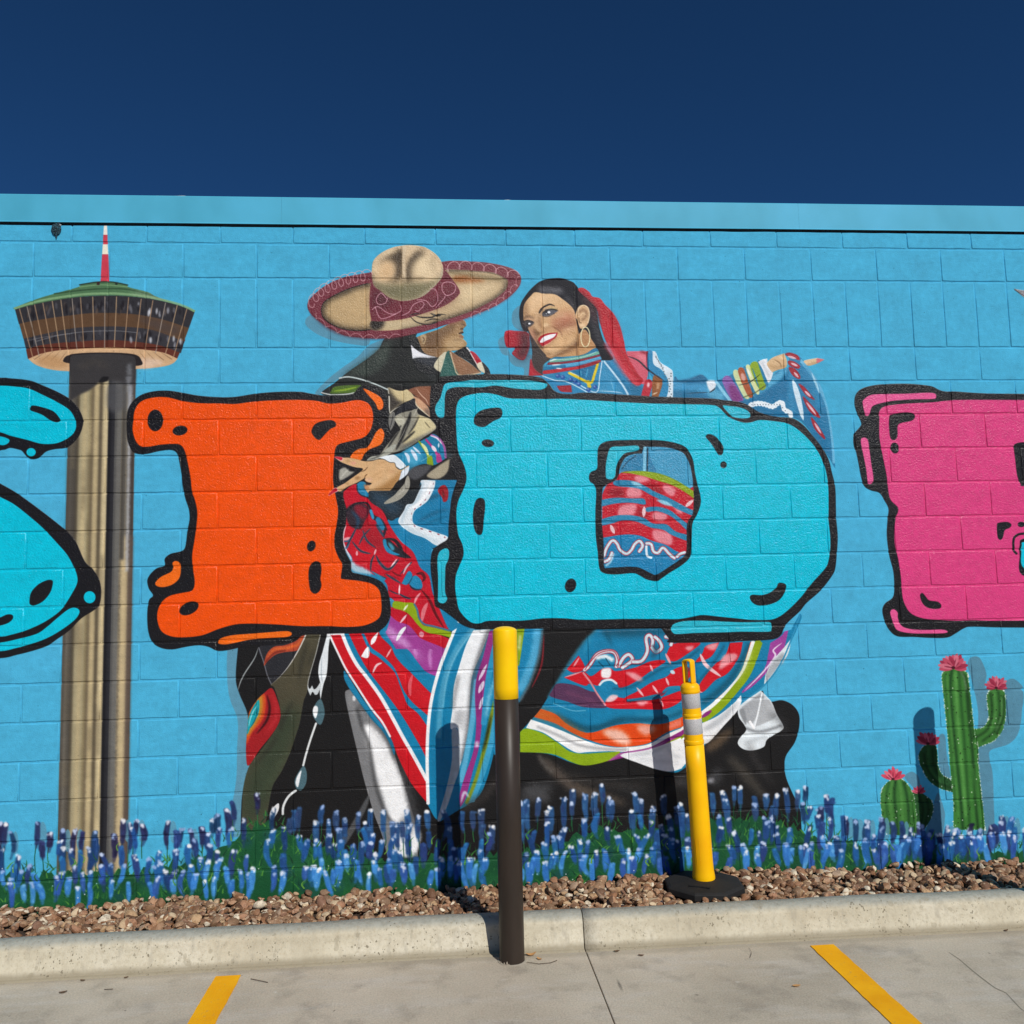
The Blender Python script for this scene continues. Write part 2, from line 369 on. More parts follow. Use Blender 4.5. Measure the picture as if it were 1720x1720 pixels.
def paint_letter_d():
    a, b = T(710, 620, 3.583), T(980, 660, 3.739)
    P = both('45,240 48,130 80,80 107,49 233,36 365,31 502,31 645,40 716,54 760,90 790,128 830,146 900,150', '0,-2 200,8 400,20 600,29 800,35 880,45 970,55 1030,75 1085,110 1130,130 1220,150 1310,158 1380,200 1450,280 1500,345 1540,420 1560,500 1582,600 1587,780 1597,900 1592,1000 1582,1100 1560,1150 1490,1240 1400,1320 1360,1370 1285,1440 1258,1480 1240,1520 1200,1545 1100,1555 900,1560 650,1560 560,1550 520,1520 490,1480 350,1475 0,1480',
              '720,1562 400,1565 300,1560 240,1540 200,1510 120,1450 80,1430 70,1400 65,1330 50,1230 48,1150 60,1090 100,1055 150,1020 155,950 165,850 185,760 205,665 150,560 110,400 85,330 60,290')
    letter(a, P, BK)
    P = both('200,300 205,220 230,175 300,150 380,143 450,155 520,175 620,178 730,180 850,178 960,184', '0,42 200,55 400,65 620,70 800,75 850,90 890,130 930,160 1000,185 1050,185 1110,170 1220,180 1290,195 1360,240 1440,320 1490,400 1520,480 1537,580 1540,700 1540,800 1550,900 1550,980 1540,1050 1520,1100 1440,1190 1400,1240 1360,1290 1290,1360 1230,1405 1170,1425 1050,1425 950,1415 850,1405 750,1395 690,1405 600,1420 480,1420 250,1420 0,1425',
             '850,1500 730,1500 640,1510 560,1515 400,1515 345,1530 300,1528 260,1500 220,1450 205,1390 195,1310 200,1240 220,1185 245,1120 240,1060 215,1000 205,930 203,850 215,790 240,735 260,680 262,630 245,570 215,500 205,420')
    letter(a, P, '#06bcd6')
    H = '#27b5cb'
    letter(a, '75,250 80,215 105,175 118,130 130,95 160,80 250,72 300,65 400,67 550,65 660,70 740,85 750,98 735,115 700,125 620,122 540,115 440,100 350,110 250,108 190,110 150,125 135,160 132,220 130,280 115,293 90,285', H)
    letter(a, '90,1130 105,1095 140,1078 158,1095 155,1145 138,1185 135,1250 135,1340 148,1380 135,1405 115,1410 92,1395 92,1350 92,1250 88,1180', H)
    letter(b, '875,80 920,82 980,90 1030,110 1050,140 1035,158 990,160 940,150 905,120', H)
    letter(b, '550,1480 570,1450 640,1432 750,1430 870,1435 1000,1440 1150,1438 1180,1450 1180,1485 1160,1500 1000,1500 850,1505 700,1508 590,1515 560,1505', H)
    letter(a, '308,310 315,280 350,250 410,235 465,235 480,265 465,295 430,310 400,330 370,348 335,345 312,330', BK)
    letter(a, '302,880 310,820 325,785 350,775 372,790 375,840 368,900 362,970 350,997 325,990 308,950', BK)
    O(a, 392, 446, 37, 23, BK, 5); O(a, 890, 1302, 33, 42, BK, 20); O(b, 880, 451, 20, 21, BK)
    letter(b, '768,275 790,258 830,275 865,315 880,350 872,385 848,388 830,360 800,315', BK)
    letter(b, '1045,1285 1060,1268 1120,1270 1170,1255 1210,1225 1225,1195 1255,1195 1273,1210 1265,1250 1230,1300 1170,1328 1100,1335 1060,1315', BK)
    # the counter with the dress seen through it
    letter(b, '35,520 50,495 85,475 88,400 95,340 130,310 200,298 400,295 500,300 580,315 640,340 670,380 690,430 700,500 715,570 735,650 735,700 715,760 685,820 680,900 678,980 670,1030 620,1080 540,1130 490,1165 460,1182 400,1172 350,1145 310,1132 200,1140 130,1132 100,1100 90,1000 78,900 75,750 80,630 70,580 40,555', BK)
    h = F(b, '118,620 140,580 200,550 220,515 230,470 260,410 310,385 368,380! 378,338! 500,340 580,355 630,380 660,430 680,500 690,590 692,690 685,760 660,800 648,850 645,1000 600,1050 540,1090 460,1140 420,1130 370,1105 320,1092 200,1095 150,1100 130,1085 128,950 115,800', '#4199bf')
    k = dict(clip=h)
    F(b, '220,500 260,420 330,385 372,380 372,335! 398,335! 430,430 445,505', '#2f80a9', **k); K(b, '387,340 384,420 383,495', 18, '#7cc0dc', **k)
    K(b, '404,345 400,495', 9, '#1f3a48', **k); K(b, '330,395 280,430 240,480', 8, '#1d526c', **k)
    F(b, '118,640! 150,575 240,500 310,492 400,495 500,515 600,560 660,600 700,625 700,1010! 600,1010 500,960 420,925 350,895 250,890 118,910!', '#c01c2c', **k)
    F(b, '235,500 310,490 400,493 500,513 600,558 700,622! 700,668! 640,625 560,580 480,555 400,530 300,506', '#8ba313', **k)
    PKK = '#e2858f'
    for s in ('330,520 385,525 415,548 350,565 320,540', '290,590 350,590 362,650 280,655 270,620', '510,575 575,605 560,650 500,610', '235,710 330,700 315,765 220,770', '450,745 525,765 500,805 430,785', '440,860 545,885 550,955 450,925', '560,690 640,720 600,760'):
        F(b, s, PKK, soft=1.2, **k)
    F(b, '150,620 230,600 260,640 200,655', '#8e1623', soft=3, **k); F(b, '340,720 400,760 360,800', '#8e1623', soft=4, **k); F(b, '400,570 480,590 500,640 430,620', '#9a1724', soft=3, **k)
    for s in ('200,550 300,550 380,580 450,620 540,660 640,715 700,745 700,775 600,735 500,680 420,640 340,600 200,582', '110,675 200,658 300,662 375,663 392,690 380,702 300,690 200,695 110,712',
              '395,720 470,715 540,735 600,780 660,830 650,862 600,815 540,770 460,742 400,747', '110,797 200,770 300,768 380,785 440,820 520,825 580,870 660,895 660,930 560,895 500,860 420,845 340,810 250,800 180,820 110,832'):
        F(b, s, '#2a82a9', **k)
    F(b, '300,555 350,565 370,590 320,580', '#8fcbe0', soft=1, **k); F(b, '460,670 520,680 560,710 500,700', '#8fcbe0', soft=1, **k)
    for s in ('382,712 378,780', '690,672 640,715', '170,828 195,885'): K(b, s, 20, '#ecc4c8', tp=1, **k)
    F(b, '115,915! 250,890 350,895 420,925 520,955 600,1000 700,1000! 640,1080 460,1150! 115,1150!', '#1c7faf', **k)
    for s in ('128,1030 145,975 180,928 210,945 230,985 270,1010 302,985 322,950 352,930 372,960 348,998', '392,945 425,950 440,995 470,1003 500,972 540,1012 575,1040', '585,1030 610,1010 640,1000', '130,1060 160,1045 180,1000'):
        K(b, s, 25, '#b02531', **k); K(b, s, 16, '#cfe2ea', **k)
    K(b, '395,960 400,1020 430,1035', 14, '#dfeaf0', **k); K(b, '140,1085 170,1060 190,1010', 12, '#a9cfe0', soft=1, **k)
    letter(b, '140,520 142,440 160,360 185,338 250,335 330,330 350,340 345,360 300,370 260,380 225,420 205,470 200,520 180,542 150,540', H)
def paint_letter_e():
    t = T(1410, 620, 3.584)
    letter(t, '85,400 95,380 125,345 130,320 100,250 90,200 100,150 140,115 220,95 300,90 400,88 500,95 560,105 600,125 640,135 700,135 850,145 1000,148 1545,150! 1545,600! 1470,720 1545,800! 1545,1555! 1000,1555 800,1550 750,1560 700,1590 650,1615 560,1618 450,1612 350,1608 300,1570 270,1510 258,1450 275,1410 320,1375 330,1320 325,1220 300,1120 285,1000 290,900 295,840 270,790 240,745 190,730 150,705 130,650 115,570 100,500 85,450', BK)
    letter(t, '240,300 240,255 270,225 350,212 450,205 560,200 650,190 800,185 1490,188! 1490,570! 1415,720 1490,850! 1490,1512! 950,1515 800,1512 700,1515 600,1510 500,1500 430,1470 395,1420 378,1360 370,1250 355,1150 335,1050 333,950 340,890 352,860 350,830 310,790 295,740 285,650 270,570 250,470 240,400', PK)
    for s in ('140,205 145,185 190,155 280,150 400,148 530,142 575,148 582,170 560,180 450,182 330,190 250,205 205,220 190,240 180,275 160,280 148,250', '128,430 145,412 170,425 180,480 190,560 203,640 202,680 185,692 170,680 160,600 140,500',
              '305,1465 325,1445 350,1465 352,1500 375,1545 430,1565 520,1570 620,1568 652,1580 630,1590 540,1592 430,1590 350,1572 325,1530'):
        letter(t, s, '#e2558f')
    for s in ('300,290 320,272 400,260 450,270 452,295 430,312 370,325 350,345 350,400 335,425 310,420 300,370', '485,1360 500,1348 520,1370 540,1392 590,1400 612,1420 605,1440 560,1443 520,1430 495,1400',
              '948,940 960,925 1010,920 1035,935 1025,955 995,970 985,1010 970,1028 952,1010', '1050,470 1060,450 1111,440 1300,440! 1300,705! 1111,705 1090,690 1070,640 1060,560'):
        letter(t, s, BK)
    O(t, 333, 475, 25, 33, BK, -10); O(t, 1095, 935, 22, 16, BK)
    F(t, '1100,1240 1085,1120 1085,1060 1111,1020 1300,1020! 1300,1260!', BK); F(t, '1112,1200 1095,1100 1098,1060 1115,1040 1290,1040! 1290,1240!', CY)
    K(t, '1300,985 1111,990 1065,1003 1048,1030 1050,1090 1068,1112', 14, BK)
    # wing of a painted bird at the right end
    F(t, '1050,-485! 1080,-478 1130,-470 1200,-440! 1160,-400 1100,-440', '#8d8a8c'); K(t, '1055,-480 1090,-455 1140,-425', 8, '#4a4648', tp=2)
def paint_lower_figures():
    a, b, c = T(370, 1040, 4.097), T(530, 1040, 4.3), T(860, 1030, 3.308)
    Z = T(0, 0, 1)
    F(Z, '400,1085! 396,1138 402,1165 416,1200 415,1235 414,1275 419,1287 407,1333 404,1400! 404,1470! 1350,1470! 1345,1365! 1340,1350 1331,1332 1321,1308 1318,1290 1320,1270 1335,1247 1342,1223 1342,1200 1331,1184 1313,1176 1292,1178 1281,1160! 1235,1195! 1235,1070! 1000,1030! 700,1030!', '#1a1919', rough=.45)
    # trousers, flame and rainbow of the left leg
    F(a, '265,195 300,300 355,450 420,385 480,310 540,200 560,150! 400,120!', '#29292d')
    K(a, '262,195 235,270 170,370 140,430 122,490', 7, '#9aa0a0', tp=1); K(a, '265,195 300,300 325,390 355,455', 7, '#6c6c72')
    F(a, '300,320 320,240 370,190 440,180 520,150 560,110 588,108 565,170 530,215 440,228 380,245 330,285', '#a8442c'); K(a, '320,270 370,210 450,200 530,175 570,120', 16, '#d8642c', soft=1.5, tp=1)
    K(a, '310,300 370,235 450,215', 8, '#6a2018', soft=1)
    ol = F(a, '585,105! 690,105! 660,220 620,350 602,440 598,500 575,560 560,640 545,720 520,800 480,920 420,1050 360,1150 330,1300 300,1480! 150,1480! 150,1300 160,1150 200,1010 280,900 360,790 410,700 415,640 400,560 370,470 350,450 450,360 520,240', '#4b4635')
    F(a, '420,620 560,640 480,920 330,1300 150,1400 150,1150 250,940', '#37402f', soft=12, clip=ol)
    for s, w in (('600,150 560,300 540,420', 22), ('500,560 460,640 420,720 420,780', 26), ('400,790 330,900 220,1020', 18), ('650,200 600,330', 16)):
        K(a, s, w, '#2b2a22', a=.7, soft=2.5, tp=1, clip=ol)
    K(a, '470,900 380,1060 300,1180', 20, '#4d5a40', a=.5, soft=4, clip=ol)
    K(a, '588,108 545,200 480,310 420,385 350,452', 9, '#cfcbc2', tp=2)
    K(a, '688,108 660,230 625,350 605,430 605,480 620,512', 6, '#a9a9a2')
    r = F(a, '355,475 395,560 415,650 400,720 350,800 270,900 195,1008 178,950 178,860 190,720 200,640 250,560 300,510', '#9d1c20')
    F(a, '300,512 315,570 305,650 280,710 220,780 178,860 180,700 200,640 250,560', '#c9491f', clip=r, soft=1); F(a, '285,525 292,590 280,660 240,730 182,806 182,700 210,640 250,560', '#b9832a', clip=r, soft=1.2)
    F(a, '265,555 270,610 255,670 215,730 186,792 186,720 205,650 235,590', '#159aa4', clip=r); K(a, '255,590 215,660 195,740', 8, '#7fd0d4', tp=1, clip=r); K(a, '262,600 240,690 205,750', 8, '#0d6a78', tp=1, clip=r)
    K(a, '320,520 340,610 318,700 250,790', 16, '#3a0d12', soft=1, tp=1, clip=r); K(a, '350,500 385,600 380,690 300,800', 10, '#c23238', soft=2, tp=1, clip=r)
    # ribbon with beads
    F(a, '735,105! 758,105! 745,200 740,300 730,390 710,450 690,555! 685,500 690,450 675,380 680,310 705,220', '#e4e9ea'); K(a, '700,260 695,380 705,440', 8, '#b9c3c8', tp=1)
    F(a, '600,450! 615,480 632,455! 645,482 665,470 690,430! 694,460 670,515 650,520! 635,500 620,527! 605,490', '#c9cfd0')
    F(a, '640,620 660,575 690,550 710,590 718,650 700,715 680,725 650,690 635,650', '#4a6871'); F(a, '638,650 640,612 655,595 672,610 668,650 655,682', '#eef0f0')
    K(a, '660,715 620,830 590,930 570,1010', 14, '#dfe2e0', tp=0)
    F(a, '512,1110 540,1050 575,1010 595,1060 590,1130 555,1180 522,1162', '#4a6871'); F(a, '518,1130 530,1080 558,1040 550,1090 535,1155', '#eef0f0')
    K(a, '522,1178 470,1220 435,1285 430,1345', 16, '#dcdfdd'); F(a, '345,1385 343,1330 375,1285 402,1268 402,1310 375,1360', '#e6e6e4'); K(a, '355,1375 385,1300', 8, '#a8a8a4', tp=1)
    # grey and white leg
    F(b, '375,1280 380,1330 330,1440 220,1620 110,1700! 130,1640 240,1510', '#4e4f50', soft=1)
    F(b, '213,535 230,512 270,512 300,560 400,700 480,790 545,900 590,1040 640,1200 680,1330 720,1480 740,1720! 520,1720! 480,1560 420,1400 350,1160 300,950 260,780 225,620', '#79797a')
    K(b, '240,540 300,720 380,930 440,1180 520,1400', 30, '#8b8b8b', a=.6, soft=3)
    K(b, '600,900 640,1080 680,1280 720,1450', 60, '#454546', a=.8, soft=5)
    F(b, '345,790 385,760 460,830 520,910 560,1010 610,1130 650,1270 668,1390 645,1440 560,1470 525,1420 485,1280 440,1150 408,1010 378,900', '#f0f0ef', soft=2.5)
    K(b, '300,640 335,780 385,900 408,1050 440,1220 500,1390 560,1480', 16, '#232324', a=.85, soft=2); K(b, '320,620 430,720 520,860 570,1000', 22, '#2c2c2d', a=.7, soft=3)
    K(b, '400,790 470,880 520,1000', 12, '#c9c9c9', a=.7, soft=2); F(b, '268,560 285,552 290,582 272,590', '#dcdcdc', soft=1)
    F(b, '570,1490 590,1440 640,1480 720,1500 760,1560 740,1660 700,1720! 570,1720!', '#f1f1f0', soft=2)
    K(b, '640,1420 600,1500 580,1600', 20, '#8c8c8c', a=.7, soft=3); K(b, '700,1440 690,1560', 20, '#6e6e70', a=.6, soft=3)
    # left skirt
    K(b, '205,380 240,470 330,590 420,710 500,800 550,900 570,980', 34, '#15688a', tp=1)
    F(b, '205,375 230,400 330,560 420,690 480,760 480,790 400,700 300,570 215,450', '#1a7ca3')
    F(b, '105,112! 470,95! 560,180 600,280 700,390 845,545 810,720 800,1000 812,1335! 700,1200 640,1090 590,980 545,860 480,760 420,680 300,500 200,340', '#c6131f')
    F(b, '450,110 560,200 590,300 500,260', '#b8141f', soft=4, a=.6); F(b, '560,330 680,420 830,560 820,620 700,520', '#d4202a', soft=5, a=.6)
    F(b, '460,92 600,20! 800,100! 945,215! 860,560! 640,335 550,205', '#117da7')
    F(b, '520,90! 540,0! 720,0! 760,60 940,130 970,150! 925,215 840,185 760,115', '#c0142a')
    pu = F(b, '505,85 540,25 600,-30! 700,-20! 790,135 930,208 900,300 868,412! 800,382 740,312 680,232 620,182 565,150', '#9d3d8f')
    F(b, '505,80 560,100 620,150 690,215 640,200 560,160', '#d096cf', soft=3, clip=pu); K(b, '520,60 600,120 690,190 760,290', 44, '#c583c4', a=.6, soft=5, clip=pu)
    K(b, '725,140 715,200 730,290', 20, '#cf8fcb', a=.8, soft=1.5, tp=1); K(b, '835,190 825,280 835,360', 22, '#cb8ac8', a=.8, soft=1.5, tp=1)
    K(b, '750,90 760,110 770,135', 30, '#cf7c92', a=.7, tp=1); K(b, '655,50 620,100 585,160', 36, '#eef0f1', tp=1); K(b, '640,-15 610,30', 18, '#f0dfe2', tp=1)
    F(b, '205,105! 240,105! 310,250 380,370 480,500 600,660 700,820 800,1010 805,1145! 720,1000 640,860 560,710 480,570 380,430 300,330 250,220', '#117ca6')
    K(b, '192,105 240,220 300,330 370,420 470,560 560,720 630,850 710,990 805,1165', 26, '#f0eff0'); K(b, '85,110 150,107 205,105', 14, '#f0eff0')
    K(b, '100,112 160,240 220,360 290,470 400,640 480,740 540,850', 14, '#eeeeef')
    F(b, '330,105! 352,105! 400,200 480,260 560,340 600,420 640,520 700,600 780,670 822,705! 808,775! 740,682 668,622 640,560 610,480 580,400 540,350 450,272 390,230', '#137ea8')
    F(b, '455,88 500,120 570,160 640,215 700,300 780,370 862,410! 845,545! 780,482 720,412 640,342 580,272 552,210 512,132', '#117da7'); K(b, '520,140 610,210 690,320 790,400', 14, '#0c5f85', a=.6, soft=3)
    F(b, '455,90! 432,160 400,188! 404,145', '#f0f0f0'); F(b, '328,270! 366,208 386,205 388,262 370,282', '#f0f0f0')
    for s, w, q in (('480,315 440,335 412,392', 14, '#f0d6d8'), ('548,212 510,278', 11, '#e9b9bd'), ('700,400 680,480 686,555', 22, '#df5f68')): K(b, s, w, q, tp=1, a=.9)
    # front panel
    F(b, '1030,25! 1140,75! 1300,72! 1310,600 1300,900 1210,1230 1100,1340 1040,1375 900,1462! 860,1432 812,1345! 818,1200 806,1000 815,750 840,560 895,360 955,200', '#0f7ca7')
    K(b, '1140,70 1040,190 960,350 912,550 893,750 890,850', 40, '#4c9dbe', soft=1.5, a=.9); K(b, '1130,95 1020,250 950,430 920,640', 10, '#8bcbe0', a=.6, soft=1)
    K(b, '870,600 850,900 860,1200', 14, '#0a5b80', a=.6, soft=3)
    F(b, '1140,80! 1262,72! 1195,250 1130,420 1112,640 1102,820 1045,1060! 1030,800 975,790 990,640 1000,480 1050,300 1090,180', '#eef0f1')
    K(b, '1255,72 1190,250 1138,430 1118,640 1095,850 1055,1030', 30, '#56575b', soft=2.5, a=.9); K(b, '1032,410 1005,540 990,650', 20, '#5d5d60', soft=2.5, a=.8); K(b, '1040,660 1020,760', 44, '#9b9c9f', soft=4, a=.8); K(b, '1075,660 1060,800', 24, '#8a8a8c', soft=4, a=.6)
    F(b, '985,800 1035,820 1045,1050 1000,1200 955,1340 900,1458! 882,1440 945,1220 985,1010', '#aab3ba'); K(b, '1020,1100 970,1260 915,1420', 14, '#cdd3d8', a=.7, soft=1.5)
    K(b, '1165,440 1145,640 1120,820 1085,1010 1048,1180', 40, '#58abce', soft=.8)
    F(b, '1255,88! 1292,75! 1292,150 1245,400 1212,640 1185,900 1135,1100 1085,1290 1045,1360! 1040,1270 1080,1130 1140,950 1160,760 1152,560 1165,420 1210,270', '#93307d')
    K(b, '1200,300 1170,480 1175,700', 18, '#6d1f5c', a=.7, soft=2.5)
    for s, w in (('1238,325 1178,445', 18), ('1217,445 1178,535', 26), ('1212,560 1182,652', 20)): K(b, s, w, '#d8c6dc', tp=1)
    O(b, 1165, 905, 16, 20, '#d9cfe2', soft=1.5)
    K(b, '1300,180 1250,420 1225,640 1215,760', 40, '#2b8fb9'); K(b, '1302,420 1255,560 1235,700', 22, '#7cc1da', soft=2)
    K(b, '1302,640 1290,760 1240,960 1200,1100 1120,1310', 60, '#3b9cc2'); K(b, '1305,560 1270,700 1240,860 1200,1010 1150,1180 1090,1330', 26, '#7d8d1d', soft=1); K(b, '1270,690 1240,830 1210,960', 16, '#23260f', soft=1.5, tp=1)
    K(b, '1050,1330 1075,1250 1110,1290', 16, '#cfd8e0', a=.8, soft=1, tp=1)
    K(b, '1028,18 955,200 895,360 842,560 816,750 806,1000 813,1335', 24, '#f2f2f2')
    F(b, '1280,70! 1520,70! 1480,320 1465,610 1400,800 1320,980! 1290,980!', '#1681ac'); K(b, '1400,80 1370,330 1330,600', 40, '#4aa2c8', soft=2); K(b, '1440,80 1420,330 1370,640 1320,820', 30, '#8aa413', soft=1)
    F(b, '1455,68! 1512,68! 1475,320 1460,330!', '#8aa413'); K(b, '1478,120 1470,220', 16, '#c9d49a', soft=1.5)
    F(b, '1510,68! 1645,68! 1610,280 1545,470 1470,605! 1460,340! 1475,310', '#1580ac'); K(b, '1605,75 1575,280 1480,510', 60, '#4ea6cd', soft=2); K(b, '1642,75 1610,280 1550,455 1475,590', 18, '#4c5f68', soft=1.5)
    K(b, '1650,110 1632,330 1560,500', 12, '#7a1d24', tp=1, a=.9)
    # right skirt
    sk = F(c, '470,90! 830,85! 870,140 900,165 1330,155! 1552,90! 1600,0! 1608,30 1555,150 1490,290 1400,400 1275,500 1100,700 960,860 860,880 620,800 420,842 330,830 200,782 45,772! 45,660! 100,600 160,530 240,400 320,280 400,160', '#127ca6')
    K(c, '470,92 400,160 310,290 200,470', 14, '#2a6f86', soft=1.5); F(c, '500,86 830,86 820,120 560,130', '#0d4356', soft=4, a=.7, clip=sk); K(c, '520,100 560,190', 26, '#0c4a61', soft=2.5, a=.8, tp=2); K(c, '440,130 400,220', 14, '#3f9fc2', a=.5, soft=2)
    k = dict(clip=sk)
    F(c, '250,392 350,400 430,432 470,442 500,490 525,525 400,522 310,492 205,455', '#573453', **k); K(c, '300,440 400,470 480,500', 14, '#72415f', a=.7, soft=2, **k)
    RD = '#cc1422'
    for s in ('305,312! 370,235! 402,290 390,320 340,330', '288,357! 392,325 440,350 500,310 545,305 580,322 690,300 760,270 820,260 852,270 770,322 700,372 620,412 570,405 560,370 500,370 480,402 430,392 400,402', '860,225 900,170 1030,160! 1045,172 980,222 905,267 862,252',
              '1078,182 1152,162! 1105,242 1020,272 1058,222', '1212,165! 1282,160! 1262,242 1200,332 1130,372 1070,432 1028,442 1050,382 1120,292 1180,242', '900,312 960,295 1000,330 945,400 870,422 830,462 720,472 625,482 640,462 700,432 780,382 860,352', '520,492 560,460 620,472 780,482 945,430 945,482 850,532 700,532 545,527'):
        F(c, s, RD, **k)
    for s in ('630,330 690,335 730,370 700,380', '1075,185 1145,165 1120,205', '1175,235 1240,225 1250,250 1180,300 1150,310', '960,190 1010,180 990,210', '690,490 760,490 720,515'): F(c, s, '#eaa2a8', soft=1.5, a=.9, **k)
    F(c, '500,312 548,308 545,356 500,356', '#f1ecec', soft=1, **k)
    for s, w, q in (('1045,225 1080,290 1162,352', 18, '#ecc3c6'), ('852,222 885,288', 12, '#e9a4aa'), ('768,285 782,325', 11, '#e9a4aa'), ('780,400 812,447', 11, '#e9b4ba'), ('855,358 872,402', 11, '#e9b4ba'), ('692,412 732,462', 11, '#e9b4ba'), ('820,470 842,522', 10, '#e9a4aa'), ('1000,430 1060,440', 8, '#e9a4aa'), ('340,300 375,245', 9, '#e6949b'), ('290,357 390,325', 7, '#e6949b')):
        K(c, s, w, q, tp=1, **k)
    K(c, '395,330 440,390 470,442 520,512', 10, '#d88b93', **k); K(c, '880,320 905,335', 18, '#c6dbe4', tp=1, **k)
    F(c, '480,425 500,380 540,368 578,385 592,420 560,452 520,482 490,462', '#167ea9', **k); K(c, '485,400 510,376 550,370 582,392', 12, '#dfe9ee', **k); F(c, '520,490 550,455 590,460 560,490', '#e9c4c8', soft=1, **k)
    K(c, '640,485 720,475 800,458 830,470', 14, '#2287ae', **k); K(c, '840,440 870,415 930,410', 14, '#2287ae', **k)
    for s in ('560,420 660,410 760,350 850,300 960,260 1040,200', '640,490 760,470 850,440', '1000,420 1080,330 1130,260 1180,180', '960,330 1020,280'): K(c, s, 12, '#0b4c66', a=.7, soft=1.5, **k)
    for s in ('400,318 430,290 470,232 520,212 565,216 585,250 580,300', '590,297 620,247 650,230 668,262 610,305', '668,270 720,265 752,210 745,140 765,122 782,150 775,200', '790,130 815,150 832,190 800,216 775,187', '850,130 890,142 882,180'):
        K(c, s, 25, '#a8283a', **k); K(c, s, 16, '#cfdde4', **k)
    K(c, '470,250 520,240 560,262', 22, '#e6edf0', soft=1.5, **k); K(c, '405,315 475,228 560,210 590,260 590,300', 5, '#b02a3a', **k); K(c, '480,270 510,300', 6, '#0c4a61', **k); K(c, '520,250 545,290', 6, '#0c4a61', **k); K(c, '780,240 800,215 790,180', 30, '#1f4d66', soft=2, a=.7, **k)
    for s, w in (('250,570 300,600 400,642 500,632 600,592 760,592 900,560 940,545', 30), ('300,590 420,640 540,620 620,595', 18), ('1320,170 1285,250 1220,360 1140,440 1060,500', 34)): K(c, s, w, '#0c4a60', a=.75, soft=3, **k)
    K(c, '230,500 330,540 410,540', 5, '#7fc0d6', a=.7, **k); K(c, '700,560 860,560 930,530', 20, '#2e95bd', a=.6, soft=3, **k)
    F(c, '155,530! 240,560 300,612 380,655 450,662 580,622 700,612 760,617 850,612 945,578! 945,632! 860,662 760,722 640,742 540,737 420,702 330,662 240,612 118,575!', '#e2480f', **k); F(c, '150,535 240,565 330,625 400,665 380,685 240,610 120,572', '#b5682a', soft=5, a=.8, **k)
    F(c, '500,660 560,642 625,662 662,722 600,728', '#f0b9a4', soft=2.5, **k); F(c, '690,625 760,620 800,640 740,680', '#eeb7ab', soft=3, a=.8, **k); F(c, '865,620 945,585 945,620 880,645', '#e9877a', soft=3, a=.8, **k)
    K(c, '1060,560 1145,478 1222,405 1282,318 1312,230 1332,160', 14, '#dd4a12', **k)
    F(c, '105,590! 200,622 300,662 420,712 540,742 640,744 760,727 860,672 945,637! 945,660! 850,712 760,747 640,770 540,767 420,772 350,772 250,712 170,662 78,637!', '#f2f2f0'); K(c, '140,630 260,680 380,735 540,757 640,757', 14, '#9c9c9e', a=.8, soft=1.5)
    K(c, '1052,562 1140,492 1230,402 1292,312 1342,160', 26, '#f2f2f0'); K(c, '1058,592 1150,522 1240,422 1312,322 1372,160', 42, '#8ba40f'); K(c, '1335,190 1300,290 1250,380', 14, '#c4cf8c', soft=2.5, a=.8, tp=1)
    K(c, '1052,580 1110,540', 18, '#8c2a7b', tp=1)
    F(c, '620,772 760,747 850,702 945,652! 945,685! 870,717 760,767 560,817 525,822! 600,777', '#8c2a7b'); K(c, '640,775 760,755 850,715', 8, '#b978ac', a=.8, tp=1); F(c, '860,720 945,682 945,700 870,728', '#8ba40f')
    F(c, '45,660! 80,640 170,667 250,717 350,777 540,772 602,772 540,817 450,842 390,845 330,827 220,782 45,772!', '#8ba812')
    F(c, '1435,165! 1500,122 1527,72! 1537,82 1502,222 1432,312 1342,402 1278,445! 1290,420 1400,312 1422,232', '#9d4296', **k); K(c, '1500,165 1452,205 1462,240 1400,322 1292,432', 9, '#e3cfe4', tp=1)
    F(c, '608,782 760,757 945,690! 945,862! 880,880 800,867 700,832 620,802', '#ecedef'); F(c, '1052,612! 1140,572 1230,502 1272,455! 1275,490 1250,545 1180,622 1100,712 1062,728!', '#eceef0')
    for s, q in (('940,692! 1054,612! 1068,728! 940,863!', '#eceef0'), ('940,636! 1054,553! 1054,582! 940,662!', '#f2f2f0'), ('940,654! 1054,580! 1054,588! 940,688!', '#8c2a7b'), ('940,684! 1054,584! 1056,614! 940,702!', '#8ba40f'), ('940,579! 1050,540! 1054,555! 940,634!', '#e2480f')): F(c, s, q, sm=False)
    for s, w, q in (('640,790 760,775 900,720', 16, '#b9bcc0'), ('860,740 900,790 940,800', 18, '#c2c5c8'), ('700,810 820,820 930,830', 14, '#c8cacd'), ('1060,650 1150,600 1250,500', 30, '#aeb2b6')): K(c, s, w, q, a=.7, soft=2, tp=1)
    K(c, '540,820 590,790 615,775', 14, '#a75c9c', a=.7, tp=1)
    F(c, '1552,140! 1532,230 1472,312 1400,402! 1410,342 1450,262 1510,192', '#dfe7ea'); F(c, '1500,220 1515,260 1470,312 1410,385 1430,300', '#a8aeb2', soft=1.5)
    K(c, '1600,10 1550,150 1490,285 1400,402 1280,495', 8, '#2d8cb4')
    bow = F(c, '1268,512 1382,430! 1440,490 1470,560 1505,620 1500,650 1420,700 1400,742 1340,762 1290,757 1258,732 1260,702 1300,652 1290,620 1258,570', '#dfe6e9', rough=.5)
    for s, q in (('1275,522! 1390,435! 1402,500 1332,622! 1290,590', '#a8abae'), ('1400,482 1440,497 1470,570 1400,612 1340,632!', '#b3b6b8'), ('1262,545 1285,530 1300,570 1298,620', '#8d9093')): F(c, s, q, soft=1, clip=bow)
